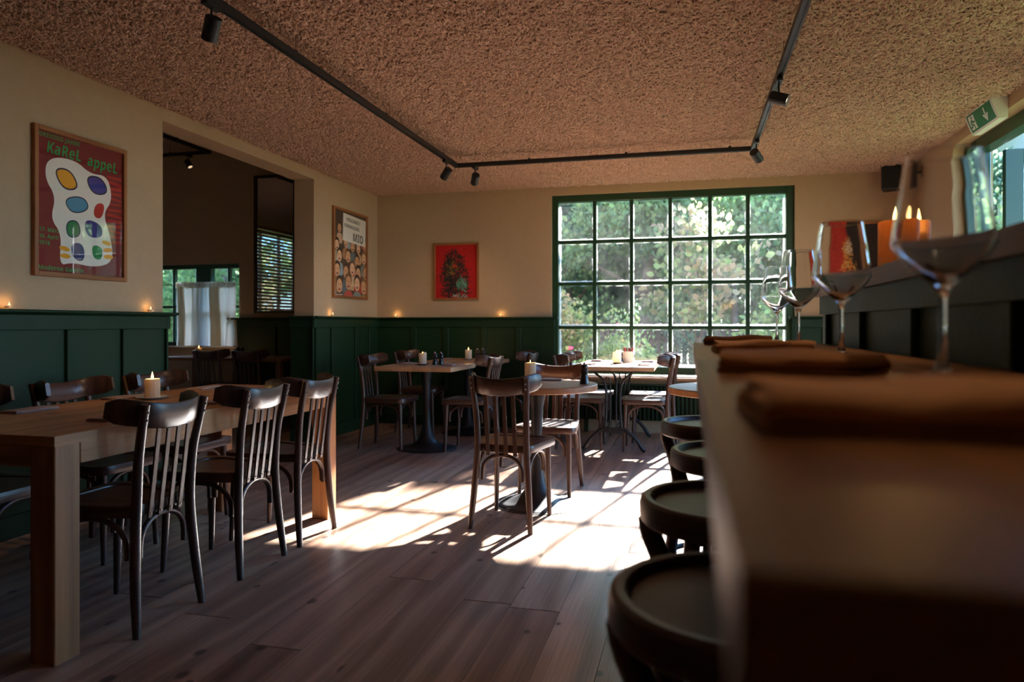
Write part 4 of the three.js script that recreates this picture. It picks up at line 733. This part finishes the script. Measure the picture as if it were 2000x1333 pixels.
// ------------------------------------------------------------------ track lights
{
  const TY = 2.455, TH = 0.034;
  const track = (label, x0, x1, z0, z1, y, ce, hang) => {
    const t = thing('light_track', label, 'light track', [0, 0, 0], 0, 'ceiling light tracks'); const ax = x1 - x0 > z1 - z0 ? 'x' : 'z';
    const [a, b, c, d] = ax === 'x' ? [x0, x1, z0 - 0.017, z0 + 0.017] : [x0 - 0.017, x0 + 0.017, z0, z1];
    part(t, 'rail', cbox(a, b, y + 0.006, y + TH, c, d, 0.002, ax), M.black);
    for (const s of [-1, 1]) part(t, 'lip', ax === 'x' ? cbox(a, b, y, y + 0.0058, c + 0.017 + s * 0.012 - 0.005, c + 0.017 + s * 0.012 + 0.005, 0.001) : cbox(a + 0.017 + s * 0.012 - 0.005, a + 0.017 + s * 0.012 + 0.005, y, y + 0.0058, c, d, 0.001, 'z'), M.black);
    for (const q of hang) { const [hx, hz] = ax === 'x' ? [q, z0] : [x0, q]; part(t, 'hanger', merge([tr(new THREE.CylinderGeometry(0.0012, 0.0012, ce - y - TH, 6), hx, (ce + y + TH) / 2, hz), tr(new THREE.CylinderGeometry(0.009, 0.012, 0.014, 10), hx, y + TH + 0.006, hz)]), M.black); }
    return t;
  };
  track('black ceiling track running along the left side of room', -1.935, -1.935, -5.72, 1.6, TY, CE, [-5.4, -4.3, -3.2, -2.1, -0.8]);
  track('black ceiling track crossing the room before the garden window', -1.953, 0.487, -5.738, -5.738, TY, CE, [-1.3, -0.5, 0.3]);
  track('black ceiling track running above the bar side', 0.47, 0.47, -5.72, 1.6, TY, CE, [-5.0, -3.9, -2.6, -1.2]);
  track('black ceiling track in next room parallel to the opening', -5.28, -5.28, -6.9, -1.0, 3.05, CE2, [-6.4, -5, -3]);
  track('black ceiling track in next room before the curtain window', -7.2, -5.262, -6.917, -6.917, 3.05, CE2, [-6.6, -5.8]);
  const can = lathe([[0.0005, 0.048], [0.030, 0.048], [0.033, 0.045], [0.033, -0.05], [0.029, -0.05], [0.027, -0.035], [0.0005, -0.035]], 32), lens = tr(rot(new THREE.CircleGeometry(0.0265, 24), Math.PI / 2, 0, 0), 0, -0.037, 0);
  const spot = (x, y, z, aim, label, power) => {
    const s = thing('track_spotlight', label, 'spotlight', [x, y, z], 0, 'track spotlights');
    part(s, 'adapter', cbox(-0.016, 0.016, -0.02, -0.0005, -0.05, 0.05, 0.003), M.black); part(s, 'stem', tr(new THREE.CylinderGeometry(0.005, 0.005, 0.055, 8), 0, -0.047, 0), M.iron);
    const h = new THREE.Group(); h.name = 'head'; h.position.set(0, -0.105, 0); h.quaternion.setFromUnitVectors(V3(0, -1, 0), V3(...aim).normalize()); s.add(h);
    part(h, 'can', can, M.black); part(h, 'lens', lens, power < 0.5 ? M.spotDim : M.spotGlow);
    const l = new THREE.SpotLight(lin(1, 0.66, 0.36), power, 0, 0.5, 0.7); l.name = 'spot_lamp'; l.position.set(0, -0.055, 0); l.shadow.radius = 1; h.add(l); const tg = new THREE.Object3D(); tg.position.set(0, -1, 0); h.add(tg); l.target = tg;
  };
  spot(-1.935, TY, -2.55, [-0.9, -1.5, -0.6], 'black track spotlight at top left closest to camera', 1.2);
  spot(-1.935, TY, -5.47, [-0.9, -0.8, -0.75], 'black track spotlight near corner aimed at crowd poster', 1.6);
  spot(-1.77, TY, -5.738, [-0.5, -0.75, -1.0], 'black track spotlight near corner aimed at red painting', 1.6);
  spot(0.47, TY, -5.45, [0.7, -0.7, -1.2], 'black track spotlight at window end of bar side track', 1.4);
  spot(0.47, TY, -4.10, [1.2, -0.5, 0.35], 'lit black track spotlight halfway along bar side track', 1.6);
  spot(0.47, TY, -1.75, [-0.12, -1, -0.05], 'black track spotlight above the far half of bar counter', 1.1);
  spot(0.47, TY, -0.55, [-0.12, -1, -0.1], 'black track spotlight above the near half of bar counter', 0.8);
  spot(-5.55, 3.05, -6.917, [0.6, -0.85, 0.1], 'black track spotlight hanging in the next room', 0.25);
}

// ------------------------------------------------------------------ garden
{
  const grassTone = dataTex(256, 256, (u, v, c) => { const t = fbm(u * 30, v * 30, 30, 30, 3, 5); mix3(hex(0x3a4a22), hex(0x6a7a3c), t, c); }, true); grassTone.repeat.set(0.3, 0.3);
  const g = plainBox(-45, 45, -0.5, -0.12, -60, 45); const ground = structMesh('ground', g, std({ map: grassTone, roughness: 0.95 }), 'rough garden lawn outside the windows', 'lawn');
  const bark = dataTex(256, 256, (u, v, c) => { const t = fbm(u * 20, v * 5, 20, 5, 4, 15); mix3(hex(0x4a4038), hex(0x9a8e7c), t, c); }, true), barkM = std({ map: bark, bumpMap: bark, bumpScale: 0.02, roughness: 0.9 }); bark.repeat.set(1, 4);
  const leafShape = (() => { const p = [0, 0, 0, 0.34, 0.35, 0.06, 0, 0.45, 0, -0.34, 0.35, 0.06, 0, 1, -0.08, 0.26, 0.72, 0.0, -0.26, 0.72, 0.0], g = new THREE.BufferGeometry(); g.setAttribute('position', new THREE.Float32BufferAttribute(p, 3)); g.setIndex([0, 1, 2, 0, 2, 3, 1, 5, 2, 2, 5, 4, 2, 4, 6, 3, 2, 6]); g.computeVertexNormals(); return g; })();
  const leafM = phy({ color: 0xffffff, vertexColors: true, roughness: 1, transmission: 0.55, thickness: 0, specularIntensity: 0.5 });
  const D = new THREE.Object3D(), C = new THREE.Color();
  // a spray of a dozen leaves is what gets repeated
  const LEAVES = 14, sprays = [0, 1, 2].map(() => {
    const list = [];
    for (let i = 0; i < LEAVES; i++) {
      const a = rnd() * 6.283, b = Math.acos(rr(-1, 1)), k = 2.3 * Math.cbrt(rnd()); D.position.set(Math.sin(b) * Math.cos(a) * k, Math.cos(b) * k * 0.8, Math.sin(b) * Math.sin(a) * k); D.rotation.set(rr(-1.2, 1.2), rnd() * 6.283, rr(-1, 1)); D.scale.setScalar(rr(0.6, 1.25)); D.updateMatrix();
      const q = leafShape.clone().applyMatrix4(D.matrix), v = rr(0.75, 1.2), w = rr(0.85, 1.15), c = new Float32Array(q.attributes.position.count * 3); for (let j = 0; j < c.length; j += 3) { c[j] = v * w; c[j + 1] = v; c[j + 2] = v * 0.95; } q.setAttribute('color', new THREE.Float32BufferAttribute(c, 3)); list.push(q);
    }
    return mergeGeometries(list);
  });
  let sprayNo = 0;
  function foliage(parent, clumps, n, size, pal, name = 'foliage') {
    const count = Math.ceil(n / LEAVES), m = new THREE.InstancedMesh(sprays[sprayNo++ % 3], leafM, count); m.name = name; m.userData.kind = 'stuff';
    for (let i = 0; i < count; i++) {
      const [x, y, z, r] = clumps[Math.floor(rnd() * clumps.length)], a = rnd() * 6.283, b = Math.acos(rr(-1, 1)), k = r * Math.pow(rnd(), 0.45);
      D.position.set(x + Math.sin(b) * Math.cos(a) * k, y + Math.cos(b) * k * 0.8, z + Math.sin(b) * Math.sin(a) * k); D.rotation.set(rr(-0.5, 0.5), rnd() * 6.283, rr(-0.5, 0.5)); D.scale.setScalar(size * rr(0.8, 1.15)); D.updateMatrix(); m.setMatrixAt(i, D.matrix);
      const p = pal[Math.floor(rnd() * pal.length)], v = rr(0.9, 1.1); m.setColorAt(i, C.setRGB(p[0] * v, p[1] * v, p[2] * v));
    }
    parent.add(m);
  }
  const greens = [[0.22, 0.36, 0.15], [0.27, 0.44, 0.18], [0.18, 0.31, 0.14], [0.34, 0.50, 0.22]], cool = [[0.18, 0.30, 0.19], [0.22, 0.36, 0.22], [0.15, 0.25, 0.16], [0.25, 0.39, 0.25]], warm = [[0.36, 0.42, 0.19], [0.40, 0.38, 0.22], [0.30, 0.41, 0.17], [0.43, 0.36, 0.23]];
  function tree(label, x, z, h, r, n, pal, opt = {}) {
    const t = thing(opt.name ?? 'garden_tree', label, opt.cat ?? 'tree', [x, -0.12, z], 0, opt.group ?? 'trees in the garden'), tr_ = opt.trunk ?? 0.14, base = opt.base ?? 0.35;
    const lean = opt.lean ?? rr(-0.15, 0.15);
    part(t, 'trunk', taperTube([[0, 0, 0], [lean * 0.3, h * 0.25, 0.05], [lean * 0.8, h * 0.55, -0.05], [lean, h * 0.88, 0]], [tr_, tr_ * 0.82, tr_ * 0.6, tr_ * 0.2], 18, 10), barkM);
    const cl = [];
    for (let i = 0; i < (opt.clumps ?? 22); i++) { const a = rnd() * 6.283, k = Math.sqrt(rnd()) * r, y = base * h + (h - base * h) * Math.pow(rnd(), 0.85), s = Math.sqrt(Math.max(0.12, 1 - ((y / h - 0.6) / 0.55) ** 2)); cl.push([lean * y / h + Math.cos(a) * k * s, y, Math.sin(a) * k * s, rr(0.3, 0.6) * (r > 1.4 ? 1.25 : 0.8)]); }
    for (let i = 0; i < 7; i++) { const c = cl[i]; const y0 = Math.max(0.3, c[1] - rr(0.4, 1)) * 0.85; part(t, 'branch', taperTube([[lean * y0 / h, y0, 0], [c[0] * 0.5, (y0 + c[1]) / 2 + 0.1, c[2] * 0.5], [c[0], c[1], c[2]]], [tr_ * 0.38, tr_ * 0.22, tr_ * 0.08], 10, 6), barkM); }
    foliage(t, cl, Math.round(n * 1.7), (opt.leaf ?? 0.13) * 0.9, pal); return t;
  }
  tree('tall grey trunked tree seen in middle of garden window', -0.88, -14.6, 5.1, 1.5, 6500, greens, { trunk: 0.17, base: 0.5, lean: 0.1 });
  tree('dark trunked tree seen through left panes of garden window', -2.15, -17.4, 6.6, 1.9, 7500, cool, { trunk: 0.15, base: 0.36 });
  tree('broad leaved tree with bright leaves in right panes of garden window', 0.9, -14.8, 3.7, 1.6, 5200, greens, { leaf: 0.17, base: 0.22, trunk: 0.08 });
  tree('slender young tree with pale trunk at right of garden window', 0.0, -12.0, 2.9, 0.9, 900, warm, { trunk: 0.045, base: 0.5, lean: 0.35 });
  tree('yellowing tree behind the window centre', 0.4, -18.5, 6.0, 2.6, 8000, warm, { base: 0.25 });
  tree('deep green tree at far right of garden window view', 3.6, -17.5, 5.8, 2.5, 7000, cool, { base: 0.2 });
  tree('deep green tree beyond left edge of garden window', -5.9, -17.2, 6.8, 2.2, 9000, greens, { base: 0.2, clumps: 50 });
  tree('far tree closing the view behind the dark trunk', -2.6, -22.5, 8.2, 3.2, 12000, cool, { base: 0.03, leaf: 0.2, clumps: 60 });
  tree('far tree closing the view behind the yellowing tree', 2.6, -23.5, 8.4, 3.3, 12000, greens, { base: 0.03, leaf: 0.2, clumps: 60 });
  tree('far tree beyond the next room curtain window', -9.6, -20.5, 8.0, 3.2, 12000, greens, { base: 0.03, leaf: 0.2, clumps: 60 });
  tree('dense dark hedge tree behind fence, left of the grey trunk', -3.4, -19.8, 9.2, 2.3, 15000, cool, { base: 0.03, leaf: 0.18, clumps: 60 });
  tree('dense hedge tree behind fence, right of the grey trunk', -0.6, -20.5, 7.4, 2.5, 11000, greens, { base: 0.03, leaf: 0.18, clumps: 60 });
  tree('dense hedge tree behind fence at right end of view', 5.2, -21.5, 7.6, 2.8, 11000, cool, { base: 0.03, leaf: 0.18, clumps: 60 });
  tree('dense hedge tree behind fence beyond left edge of view', -6.6, -21.5, 7.6, 2.8, 11000, greens, { base: 0.03, leaf: 0.18, clumps: 60 });
  tree('low bushy tree along the fence behind the window table', -2.6, -15.4, 3.4, 1.4, 6000, greens, { base: 0.05, clumps: 40 });
  tree('low bushy tree along the fence right of window centre', 2.5, -16.0, 3.6, 1.5, 6000, warm, { base: 0.05, clumps: 40 });
  tree('low bushy tree along the fence near window left edge', -4.6, -15.0, 3.4, 1.5, 6000, cool, { base: 0.05, clumps: 40 });
  tree('bright tree seen above the half curtain', -8.0, -13.8, 4.6, 1.9, 6000, warm, { base: 0.15 });
  tree('leafy tree seen above curtain at its left end', -10.6, -14.4, 5.0, 2.1, 6000, greens, { base: 0.15 });
  tree('far tree at left end of the garden', -13.8, -19.5, 7.5, 3.0, 10000, cool, { base: 0.03, leaf: 0.2, clumps: 60 });
  tree('garden tree outside the open bar doorway', 5.6, -12.2, 3.3, 1.7, 5000, greens, { base: 0.1 });
  tree('second garden tree outside the open bar doorway', 8.2, -13.0, 3.6, 2.0, 5000, cool, { base: 0.1 });
  tree('tree outside the blinds window, beside the house', -12.5, 1.2, 5.0, 2.2, 5000, warm, { base: 0.04, clumps: 45 });
  tree('second tree outside the blinds window, farther off', -13.5, 5.2, 6.0, 2.6, 6000, greens, { base: 0.04, clumps: 45, leaf: 0.16 });
  tree('tree far left of the garden seen over the half curtain', -13.4, -16.0, 5.6, 2.3, 8000, greens, { base: 0.04, clumps: 50 });
  tree('tall tree at far left behind the curtain window', -17.0, -20.5, 8.0, 3.2, 11000, cool, { base: 0.03, clumps: 60, leaf: 0.2 });
  tree('outermost tree at far left behind the curtain window', -20.5, -25.0, 9.0, 3.6, 11000, greens, { base: 0.03, clumps: 60, leaf: 0.22 });
  const bush = (label, x, z, h, r, n, pal, leaf = 0.09) => tree(label, x, z, h, r, n, pal, { name: 'garden_shrub', cat: 'shrub', group: 'shrubs below the garden window', trunk: 0.03, base: 0.12, leaf, clumps: 14 });
  bush('light green shrub at lower left of garden window', -2.05, -10.4, 1.35, 0.75, 2600, warm, 0.07);
  const rose = bush('rose shrub with pink flower below the window table', -1.0, -10.0, 1.15, 0.6, 1700, greens, 0.07);
  bush('low shrub by the fence in middle of garden window', -0.1, -12.6, 1.0, 0.7, 1400, cool, 0.08);
  bush('leafy shrub at lower right of garden window', 1.5, -11.0, 1.6, 0.85, 2400, greens, 0.1);
  bush('dense shrub filling the view left of garden window', -3.7, -11.6, 1.9, 1.0, 2600, cool, 0.1);
  const petal = std({ color: lin(0.75, 0.12, 0.22), roughness: 0.7 });
  for (const [x, y, z] of [[0.02, 1.22, 0.3], [-0.6, 0.9, 0.42], [-0.85, 0.85, 0.3]]) { const b = []; for (let i = 0; i < 9; i++) { const q = new THREE.SphereGeometry(0.028, 8, 6); q.scale(1, 0.5, 1); q.rotateX(rr(-0.9, 0.9)); q.translate(Math.cos(i * 2.4) * 0.024, rr(-0.01, 0.02), Math.sin(i * 2.4) * 0.024); b.push(q); } part(rose, 'flower', tr(merge(b), x, y, z), petal); }
  // weathered picket fence
  const f = thing('picket_fence', 'weathered grey picket fence along the end of garden', 'fence', [0, -0.12, -13.2]);
  const pk = cbox(-0.045, 0.045, 0.05, 1.25, -0.01, 0.01, 0.003, 'y'), grey = std({ map: bark, color: lin(0.7, 0.72, 0.78), roughness: 0.9 });
  for (let x = -7; x < 5; x += 0.115) { const p = part(f, 'picket', pk, grey); p.position.set(x, 0.03 * Math.sin(x * 7), 0); }
  for (const y of [0.35, 0.95]) part(f, 'rail', cbox(-7.05, 5.05, y, y + 0.07, -0.05, -0.0105, 0.003), grey);
  // white house beyond the doorway
  const hs = thing('white_house', 'white rendered house seen through the bar doorway', 'house', [13.5, -0.12, -22]);
  const hw = std({ color: lin(0.75, 0.75, 0.74), roughness: 0.8 }), hg = phy({ color: lin(0.05, 0.06, 0.07), roughness: 0.1 });
  part(hs, 'wall', plainBox(-5.5, 5.5, 0, 6.2, -4, 4), hw); const rs = new THREE.Shape([V2(-5.9, 6.2), V2(5.9, 6.2), V2(0, 8.6)]); const rg = new THREE.ExtrudeGeometry(rs, { depth: 8.4, bevelEnabled: false }); rg.translate(0, 0, -4.2); part(hs, 'roof', rg, std({ color: lin(0.12, 0.10, 0.10), roughness: 0.8 }));
  for (const y of [1.0, 3.8]) for (let i = 0; i < 5; i++) { const w = part(hs, 'window', cbox(-4.6 + i * 2.05, -3.7 + i * 2.05, y, y + 1.4, 4.0005, 4.05, 0.01), hg); part(w, 'sill', cbox(-4.7 + i * 2.05, -3.6 + i * 2.05, y - 0.08, y - 0.0005, 4.0005, 4.12, 0.01), hw); }
  for (let i = 0; i < 3; i++) { const w = part(hs, 'window', cbox(-5.55, -5.5005, 3.8, 5.2, -2.9 + i * 2.3, -1.9 + i * 2.3, 0.01), hg); }
}

scene.traverse((o) => { if (o.isMesh) { o.castShadow = true; o.receiveShadow = true; } if (o.isLight) o.castShadow = true; });
renderer.render(scene, camera);
